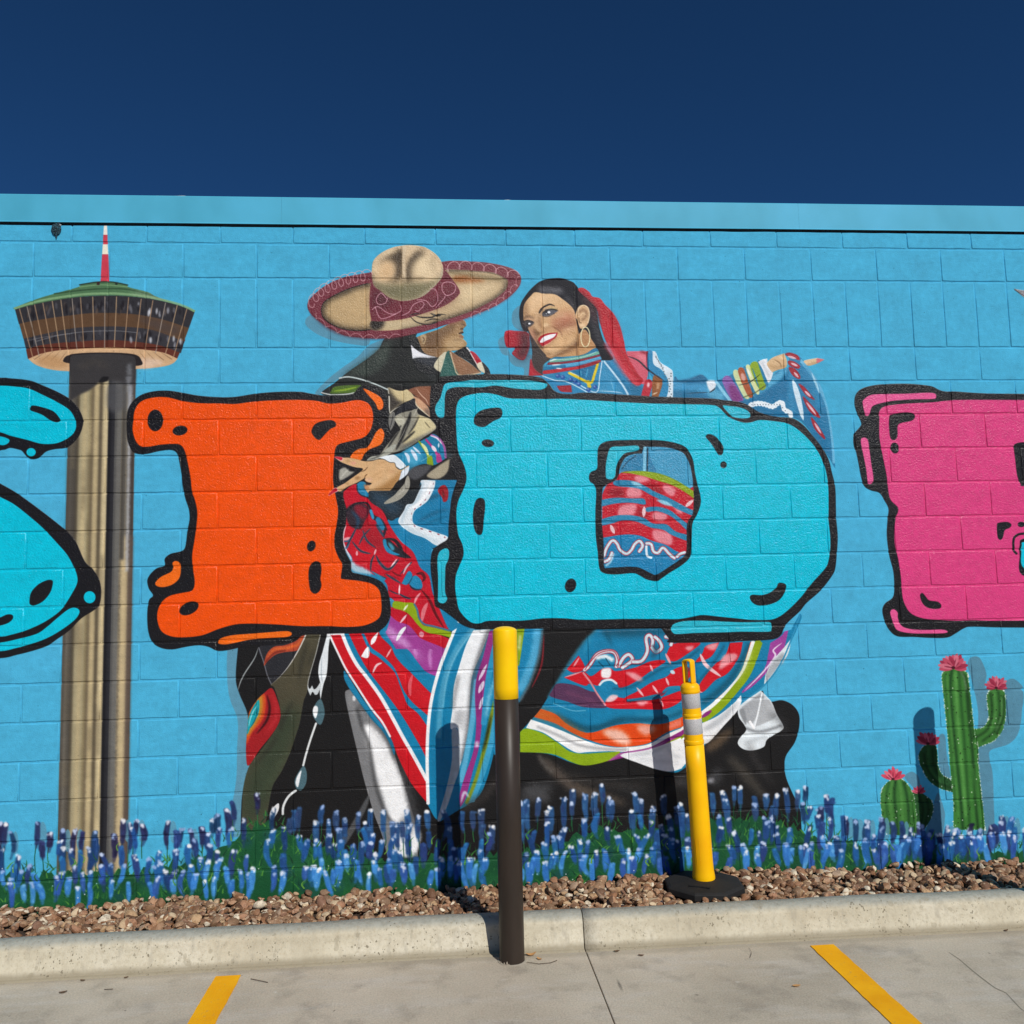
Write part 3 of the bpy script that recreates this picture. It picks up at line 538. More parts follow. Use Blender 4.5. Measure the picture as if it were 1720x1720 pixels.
    K(c, '1295,638 1380,658 1502,622', 14, '#6f7275', a=.8, soft=1.5, clip=bow); K(c, '1390,440 1370,540 1345,640', 9, '#eef2f4', clip=bow); K(c, '1320,600 1345,640', 14, '#fbfbfb', clip=bow); K(c, '1300,720 1360,700 1410,680', 18, '#b7bec2', a=.7, soft=2, clip=bow)
    for s, w, q, al in (('160,800 220,860 330,960 480,1050', 44, '#6a5d52', .7), ('60,980 140,1000 210,1040', 70, '#555557', .7), ('1225,645 1130,725 1075,760', 44, '#6d5841', .75), ('1200,790 1290,890 1420,1040', 50, '#47423b', .75), ('330,950 480,1010 640,1060', 40, '#5b4f43', .75),
                        ('1150,860 1120,960', 60, '#46474a', .65), ('900,930 1000,960', 30, '#4a4a4f', .7), ('260,870 420,930 600,960 760,950', 22, '#4a433c', .6), ('980,860 940,930 850,1010', 26, '#3f3c3a', .6), ('1310,720 1360,830 1460,960', 26, '#403d3c', .6), ('1420,560 1500,600 1520,700', 24, '#343333', .6), ('560,960 760,1000', 40, '#2d2c2c', .7)):
        K(c, s, w, q, a=al, soft=5, tp=1)
    O(c, 1105, 930, 18, 16, '#8e8e94', soft=2); K(b, '1500,1300 1600,1240 1700,1210', 90, '#454546', a=.6, soft=6); K(b, '1610,985 1680,1080 1720,1100', 30, '#55504b', a=.8, soft=2); K(b, '1060,1360 1200,1290 1310,1170', 60, '#3a3532', a=.7, soft=5)

def paint_torso():
    m, h, k = T(530, 620, 3.91), T(540, 750, 10.75), T(570, 880, 8.19)
    v = T(640, 620, 9.556)
    F(m, '340,170! 470,98! 820,92! 930,560 930,1150! 760,1180 480,1000 150,980! 120,640! 180,560 330,480', '#1c1b1c', rough=.45)
    # blouse
    F(m, '480,985 560,970 640,900 695,728! 930,728! 892,850 880,1000 867,1125 765,1180! 760,1250 785,1480! 830,1600! 960,1680! 900,1720! 740,1720! 700,1400 600,1170 480,1040', '#167aa6')
    K(m, '680,885 760,842 840,822', 22, '#124f6c', a=.8, soft=2, tp=1); K(m, '670,1005 780,945 880,920', 20, '#10597a', a=.8, soft=2, tp=1); K(m, '720,1020 800,985 870,965', 10, '#0f5877', a=.7, soft=1.5, tp=1); K(m, '600,1000 560,1060 600,1150 680,1250', 24, '#1d89b6', a=.8, soft=4)
    F(m, '330,800! 640,790 705,725! 690,800 640,880 590,930 540,972 490,995 440,930 380,890 330,850', '#20262b'); F(m, '350,800 450,820 560,900 520,960 420,910', '#2d4456', soft=6, a=.8)
    w = F(m, '690,735 720,728 787,732! 780,780 740,860 692,900 652,930 636,980 652,1020 730,1050 800,1075 868,1102 842,1142 792,1158 720,1112 640,1082 590,1052 555,1022 544,990 580,930 600,890 640,880 670,822 695,765', '#e0e8ec')
    K(m, '705,740 690,800 660,870 610,900 575,970 565,1010', 14, '#a9c2d0', a=.8, soft=1.5, clip=w); K(m, '580,1030 660,1075 740,1110 800,1140', 18, '#b4ccd8', a=.8, soft=2, clip=w); K(m, '760,740 740,800 690,870 640,910', 16, '#f7f8f8', soft=1, clip=w)
    q = smooth(pts(m, '776,748 740,830 700,882 648,922 626,970 650,1030 720,1056 800,1082 856,1108'), False, 10)
    for i in range(0, len(q) - 3, 7): PT.put(PT.mask(PT.W(np.vstack([q[i:i + 3] + [0, -.9], q[i:i + 3][::-1] + [0, .9]]))), '#7d1a2c')
    F(m, '818,772 850,762 872,800 866,860 840,872 830,842 803,802', '#981a24'); K(m, '835,790 845,850', 12, '#5d0f16', a=.7, tp=1)
    # braid
    F(k, '150,480! 420,600 700,720 800,1000 760,1300 600,1460! 520,1300! 540,900 300,720 150,640!', '#1f7da6')
    F(m, '180,830 200,790 270,755 330,830 370,880 440,930 490,1030 560,1130 640,1200 685,1300 745,1360 772,1480 850,1640 890,1720! 500,1720! 480,1500 460,1400 360,1340 240,1310 240,1240 200,1180 180,1120 195,1020 205,930', '#bf1427')
    F(m, '300,1000 420,1050 480,1150 420,1200 300,1120', '#a01a26', soft=6, a=.8); F(m, '250,1150 380,1200 420,1300 300,1280', '#cf1a24', soft=6, a=.7)
    F(m, '200,925 260,880 330,890 355,930 322,1000 290,1052 220,1022', '#33262e', soft=1); F(m, '255,900 300,890 345,930 320,985 270,960', '#7e1c2c', soft=2); K(m, '235,930 280,985 270,1040', 20, '#24435c', a=.9, soft=1.5, tp=1); K(m, '365,925 335,880 262,884 230,910 200,932', 12, '#1d1a20')
    K(m, '355,930 380,970 430,1000 470,1060', 26, '#262a36', tp=1); F(m, '355,930 370,925 385,975 372,985', '#2f92bb'); F(m, '395,985 420,975 455,1040 440,1060 410,1030', '#2179a0')
    K(k, '88,15 62,130 55,250 95,360 160,480', 18, '#e4b8c0'); F(k, '60,200 140,180 140,212 75,230', '#eeb0b4', soft=1)
    F(k, '158,488 230,560 350,610 452,682 380,692 180,642', '#a6c4d2', soft=1.5); K(k, '55,250 110,385 158,488', 10, '#d5dde2')
    K(k, '70,240 120,235 150,210 110,320 85,330', 22, '#2b6d8d', a=.9)
    F(k, '598,215 640,200 700,230 780,300 850,375 900,420 985,470 850,462 740,422 660,380 610,300', '#24282f'); F(k, '600,222 640,215 660,300 740,380 830,420 760,430 660,390 612,310', '#2486ad'); F(k, '670,260 720,280 760,340 720,360', '#49b2cf', soft=1, a=.8)
    K(k, '640,200 760,225 830,310 870,390 985,465', 44, '#261d24', tp=1); K(k, '500,0 560,90 620,190', 34, '#2c4c60', a=.95, tp=1); K(k, '640,30 610,180', 30, '#2b2530', tp=1)
    for s, wd in (('240,40 170,180 90,320', 24), ('430,60 330,170 270,290', 20), ('320,80 380,230 500,330', 24), ('175,240 290,370 435,410', 26), ('505,430 560,540 680,625 825,480', 34), ('485,420 440,520 430,660', 22), ('440,650 540,710 655,750', 24), ('640,690 720,740 850,820', 26), ('830,700 960,560 1000,520', 20), ('680,910 740,940 820,970', 16), ('820,960 900,1005 990,1035', 24)):
        K(k, s, wd, '#36576a', tp=1); K(k, s, wd * .45, '#26262e', tp=1, a=.85)
    F(k, '450,655 640,755! 600,795 520,722', '#2a84a8'); F(k, '855,820! 950,650 1005,712 935,835', '#1c82ab'); F(k, '962,830 1012,722 1072,718 1132,790 1137,882 1050,892', '#1c82ab')
    K(k, '965,835 1000,880 1060,905 1140,900', 22, '#2a2b3a', tp=1); K(k, '1012,715 970,800 940,830', 14, '#1e4a60', tp=1)
    K(k, '1055,692 1130,680 1172,740 1140,795', 40, '#59101a', tp=1); K(k, '720,650 790,700 860,720', 20, '#5d1018', a=.8, tp=1); K(k, '700,710 830,760', 16, '#8d0f1c', a=.8, tp=1)
    K(k, '760,640 640,680 630,720', 16, '#7a0f1c', a=.6, tp=1)
    for s, wd, q in (('505,345 480,425', 22, '#e6b3b8'), ('242,370 240,440', 26, '#e9a4ac'), ('795,478 705,595', 18, '#f0d3d5'), ('975,535 920,600 878,695', 22, '#d8b3bc'), ('830,832 822,975', 20, '#efdcde'), ('1120,945 1060,1020 1030,1105', 26, '#e5929a'), ('1212,1085 1160,1200 1135,1345', 50, '#df737b')): K(k, s, wd, q, tp=1)
    K(k, '1130,910 1240,1050 1330,1250 1440,1435', 34, '#650f17', tp=1); K(k, '680,905 760,950', 10, '#3c1020', tp=1)
    F(k, '1370,1150! 1640,1320! 1545,1480! 1480,1410', '#1680ab'); F(k, '676,1000 765,1072 722,1150 690,1062', '#3a8db1')
    F(k, '690,1170! 740,1150 860,1200 960,1245 1090,1400 1200,1490 1500,1580! 1440,1720! 1400,1690 1100,1560 900,1380 690,1260', '#bd1327')
    F(k, '690,1250 800,1340 960,1400 1100,1560 1200,1640 1450,1720! 780,1720! 640,1500! 690,1290', '#9d3d8f'); F(k, '640,1500 680,1400 800,1500 930,1600 980,1720 760,1620', '#cd8fcb', soft=3, a=.9)
    F(k, '600,1440! 700,1245 690,1340 640,1480', '#1b82ad')
    F(k, '755,1065 900,1080 1020,1090 1060,1160 1090,1290 1150,1390 1270,1420 1500,1470 1545,1500! 1525,1565! 1400,1530 1200,1490 1080,1390 1000,1290 940,1230 860,1190 735,1148', '#8ba60f')
    K(k, '1030,1100 1070,1180 1100,1300 1170,1380 1300,1410 1525,1470', 26, '#3f708b', tp=0)
    for s, wd, q in (('945,1108 880,1195', 24, '#dfe4c6'), ('930,1245 835,1365', 26, '#ecc3ca'), ('915,1415 850,1490 785,1610', 44, '#eceff0'), ('1120,1480 1140,1560', 60, '#d78a98')): K(k, s, wd, q, tp=1)
    # shirt front under the jacket
    cr = F(v, '105,280! 140,297 250,340 340,347 430,330 525,430 548,468 490,490 380,532 340,552 250,612 140,728! 135,600 118,450', '#d0bd8f')
    F(v, '90,280! 130,310 200,420 270,500 380,540 250,615 130,730 110,560', '#3b352f', soft=2.5, clip=cr); K(v, '105,285 130,450 133,620 143,720', 16, '#d9d6c8', tp=1); K(v, '148,700 240,630 352,575', 14, '#cfccbe', tp=2)
    F(v, '430,335! 560,288 797,270! 790,622! 760,592 660,520 560,440', '#7f4f38'); F(v, '560,300 700,285 790,400 780,560 700,450', '#8f5d43', soft=3, a=.8); K(v, '558,298 640,410 720,490 765,575', 14, '#cfa78e', tp=1)
    sk = F(v, '520,440 600,470 700,550 772,640 787,775! 700,702 600,602 560,545', '#cb9d7a'); F(v, '690,660 772,640 785,775 700,700', '#3d3a3a', soft=3, a=.7, clip=sk); K(v, '545,485 570,580 680,682 785,770', 16, '#e0d3b4', tp=1)
    F(v, '340,560 430,520 540,470 560,590 690,710 580,640 400,660 220,760', '#23242a')
    F(v, '130,742 212,690 217,862 150,995! 120,872', '#77756f'); K(v, '200,700 170,850 140,960', 14, '#3c3c3c', tp=1)
    sl = F(v, '212,792 300,712 400,682 480,668 560,640 600,722 700,762 790,802 887,932 800,1022 700,1082 560,1182 400,1272 240,1332 100,1365 0,1380! -30,1340! 60,1260 150,1150 250,1020 310,960', '#908c7d')
    F(v, '600,740 700,765 790,802 882,932 780,1002 600,1092 400,1202 350,1150 480,1000 560,850', '#d0c296', soft=1.5, clip=sl); F(v, '400,1200 700,1070 560,1180 300,1310', '#4f4a40', soft=3, a=.8, clip=sl); F(v, '215,800 330,760 400,860 300,960', '#bcb8a4', soft=2, clip=sl)
    for s, wd in (('480,680 440,830 380,960 320,1130 240,1300', 60), ('610,750 540,900 430,1060', 20), ('550,990 440,1090 330,1190', 30), ('300,980 200,1120 90,1300', 26), ('330,900 280,960', 20)): K(v, s, wd, '#1d1c1c', soft=1, tp=1, clip=sl, a=.95)
    K(v, '590,620 560,680 520,760', 14, '#b0ab9a', tp=1); K(v, '700,840 740,890 792,950', 14, '#6a6149', tp=1); K(v, '420,880 340,1060 230,1240', 10, '#a8a494', a=.7, tp=1); K(v, '620,800 560,900', 8, '#efe3b8', a=.7, tp=1)
def paint_hand():
    m, h, v = T(530, 620, 3.91), T(540, 750, 10.75), T(640, 620, 9.556)
    # her forearm, cuff and hand
    F(v, '-40,1400! 200,1372 380,1312 620,1162 760,1092 830,1040 930,1092 1010,1202 1050,1322 1055,1420! 980,1472 850,1542 700,1522 560,1562 430,1660 330,1730! 300,1600', '#127aa1')
    F(v, '370,1330 500,1250 640,1350 640,1470 520,1562 400,1542', '#4ba6c9', soft=2.5, a=.9); K(v, '395,1480 440,1540 520,1530', 20, '#0d5270', a=.7, soft=2)
    for s, wd in (('378,1338 430,1400 450,1505', 44), ('480,1290 540,1380 575,1470', 52), ('508,1240 640,1365', 30), ('930,1180 925,1260', 26)): K(v, s, wd, '#d3e3f3', tp=1)
    F(v, '598,1165 645,1180 770,1372 820,1402 842,1545! 740,1522 730,1372', '#859f17'); K(v, '645,1190 710,1270 760,1385', 44, '#dfe2a6', tp=1)
    K(v, '718,1128 800,1222 850,1290', 34, '#b5307f', tp=0); K(v, '812,1225 890,1330', 50, '#efd9e6', tp=1); F(v, '890,1362 942,1355 985,1475! 898,1500', '#ae357f'); K(v, '880,1330 900,1370', 40, '#c9468f')
    K(v, '800,1058 930,1120 1012,1240 1040,1425', 34, '#a9599a'); K(v, '790,1068 900,1110 980,1210', 22, '#ead9ea', tp=1); K(v, '640,1480 740,1420 830,1350', 8, '#9ccfe0', a=.8)
    F(v, '1050,1330 1130,1340 1160,1390 1060,1420', '#3c4c54', soft=2, a=.7)
    F(m, '730,700 800,640 882,588! 872,660 842,702 790,722', '#a59a82', soft=1); F(m, '600,690 640,645 740,628 760,640 720,690 650,728', '#4a4a4d', soft=1.2)
    K(h, '1560,530 1540,700 1450,830 1340,930 1130,1030', 120, '#9d998b', tp=1); K(h, '1540,600 1480,780 1350,900', 30, '#c0bcae', a=.6, soft=1, tp=1)
    F(h, '820,250 900,180 1050,150 1200,20 1350,-40 1250,120 1060,210 960,240', '#a5a598'); K(h, '860,235 1000,190 1150,90', 24, '#5f5f5a', a=.8, tp=1)
    F(h, '1040,205 1100,180 1200,160 1310,150 1420,230 1520,340 1510,370 1420,410! 1340,350 1320,292 1230,282 1130,228', '#e8eef1', rough=.5); F(h, '1585,350 1560,480 1480,560 1400,615! 1420,520 1460,430 1500,380', '#dce4ec'); K(h, '1330,180 1400,280 1480,330', 30, '#c3d3de', a=.7, soft=1.5)
    F(h, '320,460 350,400 430,378 500,440 605,455! 450,560 330,607', '#a3a094', soft=.6); K(h, '350,560 430,470 480,420', 24, '#c6c3b6', soft=1)
    F(h, '630,720 660,660 720,630 790,650 800,700 775,760 840,830 840,920 740,890 670,850', '#1f7fa8'); K(h, '640,700 650,800 720,880 840,920', 22, '#252a34')
    K(h, '790,690 800,740 860,720', 50, '#5d6a70', soft=2)
    hd = F(h, '250,205! 300,195 385,200 500,202 650,232 760,262 900,262 1030,232 1130,236 1230,284 1320,300 1350,372 1440,422 1570,345! 1585,352! 1450,440 1425,520 1395,600 1340,660 1285,745 1235,795! 950,795! 870,800 840,835 800,782 782,742 830,702 880,692 905,662 830,642 780,602 790,565 640,652 480,722 330,812 275,770 290,730 420,660 560,560 700,460 745,398 600,372 480,332 360,282', '#d6ac7c')
    F(h, '940,785 1100,700 1300,560 1445,440 1400,610 1250,800', '#a1733f', soft=3, a=.85, clip=hd); F(h, '1300,740 1360,640 1390,600 1330,720', '#e0ba8b', soft=1, clip=hd); K(h, '900,740 1040,640 1200,540', 30, '#e2bd90', a=.8, soft=2, clip=hd)
    K(h, '700,455 780,430 840,362', 12, '#5b3e26', clip=hd, tp=1); K(h, '770,570 800,520 830,500', 14, '#6b4728', clip=hd, tp=1); K(h, '590,690 680,645 790,575', 14, '#8a5c38', a=.7, clip=hd, soft=1)
    for x, y, rx, ry, q, al in ((650, 570, 50, 30, '#8a6038', .7), (470, 670, 40, 20, '#9a6f46', .6), (480, 262, 40, 25, '#a77c50', .6), (575, 300, 50, 24, '#dd8f82', .7), (380, 700, 40, 24, '#e09f88', .5), (860, 600, 60, 30, '#e8b7a0', .6), (1280, 450, 60, 30, '#c0916a', .6)): O(h, x, y, rx, ry, q, a=al, soft=1.6, clip=hd)
    for s in ('1000,330 1100,290 1180,260', '1180,480 1210,360', '900,560 1000,500 1120,420', '1000,600 1100,540'): K(h, s, 22, '#b98d5e', a=.7, soft=1.5, clip=hd, tp=1)
    F(h, '320,810 450,745 640,660 560,730 400,800', '#9b6b48', soft=1.2, a=.7, clip=hd); K(h, '780,690 810,740 850,740', 26, '#b57a4d', soft=1); F(h, '790,720 850,700 850,760 800,770', '#c68d63', soft=1)
    K(h, '1045,215 1130,232 1230,284 1320,296 1350,372 1430,415 1560,345', 9, '#2d2a28')
    for s in ('215,185! 290,180 372,192 390,225 370,258 325,250 275,222', '118,880! 175,800 250,742 298,770 288,812 200,852 150,890'): F(h, s, '#f0c0bd')
    for s in ('215,186! 290,184 364,196 378,224 358,248 325,240 275,214', '120,878! 180,802 250,752 284,772 278,806 200,846 150,885'): F(h, s, '#b8142a')
    K(h, '300,205 350,215', 14, '#d8414f', soft=.6)
def paint_man():
    t = T(500, 380, 4)
    F(t, '590,750 690,735 800,715 765,795 780,890 900,950 1000,990 1000,1070! 600,1085 620,1140 430,1105 380,1135 230,1138 158,1120 250,1050 330,985 400,935 480,880 545,825', '#262827', rough=.45)
    jk = F(t, '545,825 620,760 600,900 480,1000 300,1010 250,1050 160,1120 330,985 480,880', '#38413a', soft=5)
    for s, w, q in (('600,800 540,900 430,990', 30, '#3f4842'), ('700,820 720,960 690,1060', 40, '#181919'), ('520,900 480,960', 24, '#1b1d1c'), ('840,900 900,1000 930,1060', 30, '#33373a')): K(t, s, w, q, a=.6, soft=5)
    F(t, '225,1105 262,1075 425,1068 400,1102 370,1118 230,1125', '#4d6a22'); K(t, '240,1108 320,1098 400,1080', 12, '#7f9c2a', tp=1)
    K(t, '278,1022 340,1012 430,1030 520,1060 605,1098', 9, '#c6d2d0'); K(t, '158,1118 230,1132 330,1128 382,1118', 7, '#d3d8d4')
    f = F(t, '850,725 950,690 1050,640 1105,628 1127,642 1134,668! 1112,690 1112,712 1098,722 1116,742 1112,757 1128,772 1137,792 1120,815 1080,832 1010,842 960,872 930,884 860,857 800,812 768,782 790,752', '#9a7850')
    F(t, '850,720 960,685 1090,630 1110,660 980,740 900,800 850,800', '#6a5038', soft=5, a=.8, clip=f); F(t, '1000,770 1080,740 1135,790 1080,832 1000,842', '#c2a276', soft=4, a=.9, clip=f); F(t, '880,700 960,760 940,880 860,860', '#6d5138', soft=5, a=.7, clip=f); F(t, '1060,660 1100,650 1095,720 1060,730', '#a98860', soft=3, a=.7, clip=f)
    K(t, '1082,722 1100,716 1116,712', 11, '#3c2a20', tp=1); K(t, '1085,740 1112,745', 9, '#8c5a4a', tp=1); K(t, '1100,655 1128,668', 8, '#5a4030', a=.8); K(t, '1090,690 1115,690', 10, '#3f2d22', tp=1, a=.8); K(t, '1045,765 1100,762', 8, '#6a4f36', a=.6, soft=1.5)
    F(t, '826,735 850,728 864,742 856,785 840,792 830,768', '#b59a74', clip=None); K(t, '840,745 850,760 842,780', 7, '#6a5138'); F(t, '768,782 830,800 950,870 930,885 860,858', '#8b6b4c', soft=2, a=.6, clip=f)
    F(t, '745,740! 800,745 850,850 960,885! 965,1000! 800,960', '#232425')
    F(t, '760,795! 800,832 860,862 935,880! 880,886 820,882 772,890! 766,840', '#eaeaee'); F(t, '780,890 880,886 925,885 915,940 860,930', '#33363c', soft=2)
    F(t, '1048,850! 1132,808 1165,850 1215,950 1235,988! 1150,912 1080,872', '#1d1d1e'); K(t, '1135,812 1165,850', 9, '#dfe0e2')
    F(t, '985,845! 940,890 915,945 960,982! 985,907 1002,850', '#cfc7ab'); F(t, '1000,850 1022,840 1050,912 1080,962 1087,1002! 955,1010! 960,985 985,902', '#2f5c54'); K(t, '985,900 1010,960 1040,1000', 12, '#47786e', a=.7, soft=2)
    F(t, '1020,840 1080,872 1160,922 1232,985! 1087,1002! 1050,932', '#8f674a'); K(t, '1028,848 1050,932 1087,1000 1232,985', 7, '#d0b896'); K(t, '1090,900 1130,960', 20, '#a67c5c', a=.6, soft=2)
    F(t, '1158,845 1192,852 1237,915 1203,928', '#aa1a2d'); F(t, '1203,928 1240,912 1267,950 1257,988! 1222,968', '#d9cfb4'); F(t, '1237,912 1282,955 1297,998! 1180,1003! 1257,988', '#1c1c1e'); K(t, '1160,850 1205,930', 6, '#e6e2dc')
    # hat
    F(t, '65,530 80,490 130,440 200,390 300,345 400,325 500,308 960,240 1050,232 1150,235 1280,245 1400,270 1470,300 1500,340 1495,390 1460,440 1400,490 1310,545 1200,590 1100,630 1000,660 880,700 760,730 640,750 520,755 420,748 320,735 240,700 180,665 110,610 75,570', '#74303b')
    K(t, '90,580 200,680 340,735 520,752 700,740', 14, '#5a222c', a=.8, soft=2); K(t, '1490,380 1400,485 1200,588 1000,655', 14, '#8e3c48', a=.7, soft=2)
    l = F(t, '158,560 180,510 250,465 350,420 470,385 498,385! 492,692! 400,700 300,687 220,652 172,612', '#b59a70')
    K(t, '160,590 185,505 260,462 380,412 495,385', 34, '#372d22', a=1, soft=4, clip=l); K(t, '165,600 220,655 300,690 420,702 495,695', 30, '#241c15', a=1, soft=4, clip=l); F(t, '260,500 380,450 470,440 470,620 380,650 260,600', '#c4a577', soft=8, a=.7, clip=l); K(t, '250,470 360,430', 16, '#1f1a16', a=.6, soft=4, clip=l)
    K(t, '158,558 180,508 250,463 350,418 470,384', 6, '#1f1914', tp=0); K(t, '158,562 172,614 220,654 300,689 400,702 492,694', 6, '#1a1511', tp=0)
    r = F(t, '985,300 1100,293 1200,300 1310,310 1380,340 1412,365 1402,420 1350,470 1270,520 1150,577 1000,627 850,662 700,692 560,702 490,692 490,640 560,640 700,625 800,600 950,550 1040,500 1085,450 1060,400', '#c2a880')
    K(t, '1412,370 1400,425 1350,475 1270,525 1150,580 1000,630 850,668 700,697', 34, '#352b20', a=1, soft=4, clip=r); K(t, '1000,300 1110,320 1240,340 1400,362', 26, '#766648', a=.8, soft=3, clip=r); K(t, '1000,298 1200,302 1330,320 1410,360', 8, '#3f352b', a=.8, soft=1, clip=r)
    F(t, '1040,345 1100,333 1180,345 1260,368 1180,382 1070,380', '#8f4d1e', soft=2.5, a=.9, clip=r); F(t, '1090,390 1250,395 1350,400 1250,470 1100,530', '#dcc49a', soft=7, a=.8, clip=r); F(t, '560,650 750,630 930,610 800,670 600,695', '#cbb892', soft=4, a=.8, clip=r); F(t, '490,620 580,620 570,680 530,700 490,695', '#2a231d', soft=3, clip=r)
    F(t, '492,380 530,430 600,470 700,505 800,490 880,430 960,370 985,300 1020,330 1087,430 1072,470 1010,512 930,547 800,587 700,612 600,622 492,612', '#6e2a35'); F(t, '520,420 640,480 560,560 500,540', '#4d1d26', soft=6, a=.7); F(t, '940,480 1080,430 1000,520 800,585', '#581f2a', soft=6, a=.6)
    w = F(t, '498,290 510,230 560,180 640,142 730,125 830,133 890,160 940,200 970,250 978,300 965,350 910,412 850,465 780,492 700,502 620,482 560,437 515,402 500,350', '#cfb48f')
    F(t, '510,370 600,390 740,380 880,370 960,340 900,420 790,495 690,505 600,475 520,405', '#6f6a4c', soft=5, a=.9, clip=w); F(t, '520,280 600,230 640,300 600,350 530,340', '#dcbc90', soft=6, a=.9, clip=w); F(t, '780,200 900,190 950,280 900,350 780,330', '#e6cda4', soft=7, a=.95, clip=w); F(t, '580,180 700,140 830,140 760,180 620,200', '#e6cda6', soft=5, a=.8, clip=w)
    F(t, '693,148 703,172 694,260 684,340 640,372 662,290 640,240 590,226 548,246 560,225 625,192', '#382d1e', soft=5, a=.92, clip=w); K(t, '690,160 684,250 676,345', 16, '#251c12', a=.8, soft=3, clip=w)
    F(t, '836,156 790,184 752,240 736,300 734,366 762,368 768,300 794,240 846,188', '#3a2f20', soft=5, a=.9, clip=w); K(t, '800,185 752,245 738,310 738,360', 14, '#251c12', a=.75, soft=3, clip=w)
    F(t, '575,255 630,245 645,290 620,350 560,345', '#d6b183', soft=5, a=.9, clip=w); F(t, '800,240 880,215 940,280 880,340 790,330', '#e4cba2', soft=7, a=.8, clip=w); K(t, '520,300 530,240 580,190 650,155', 16, '#e6cfa8', a=.7, soft=3, clip=w)
    K(t, '716,140 712,250 720,362', 16, '#dcc6a4', soft=1.5, clip=w); K(t, '500,320 505,380 560,435', 18, '#5b513e', a=.8, soft=3, clip=w); K(t, '975,280 960,350 900,420 800,492 690,505', 12, '#a4a08a', a=.8, soft=1.5, clip=w); K(t, '930,200 900,240 920,300', 26, '#8e7a5c', a=.5, soft=4, clip=w); K(t, '600,370 720,360 850,352', 14, '#57492f', a=.6, soft=3, clip=w)
    for s, wd in (('752,604 800,645 870,660 935,648', 7), ('782,598 830,612 900,612 945,592 1000,596', 9), ('752,600 790,588 830,592', 6), ('850,640 900,625 950,625', 7), ('900,655 940,640', 9), ('890,585 930,600 965,600', 10)): K(t, s, wd, '#262019', tp=1)
    LC = '#d7a9ad'
    loops(t, '85,520 150,440 250,385 350,350 475,325', 36, 9, 3.6, LC); loops(t, '990,285 1060,262 1150,262 1250,275 1330,290 1410,312 1470,325', 26, 6, 3.6, LC); loops(t, '110,585 170,650 270,705 400,735 560,745 680,735', 14, 7, 3.4, LC, a=.8); loops(t, '1150,602 1280,555 1390,470 1470,390 1480,340', 16, 7, 3.4, LC, a=.8)
    for s in ('600,490 560,450 528,490 545,525 590,515 605,480', '500,560 540,540 600,580 650,590 695,565 690,530', '520,540 560,620 660,590', '700,600 750,575 775,530 830,505 848,530 810,570 790,565', '800,495 860,500 905,540 940,500 930,430 890,420', '970,430 975,385 1020,375 1060,400 1050,445 1000,465 970,430', '930,545 980,490 990,470'): K(t, s, 4, '#dda8b4')
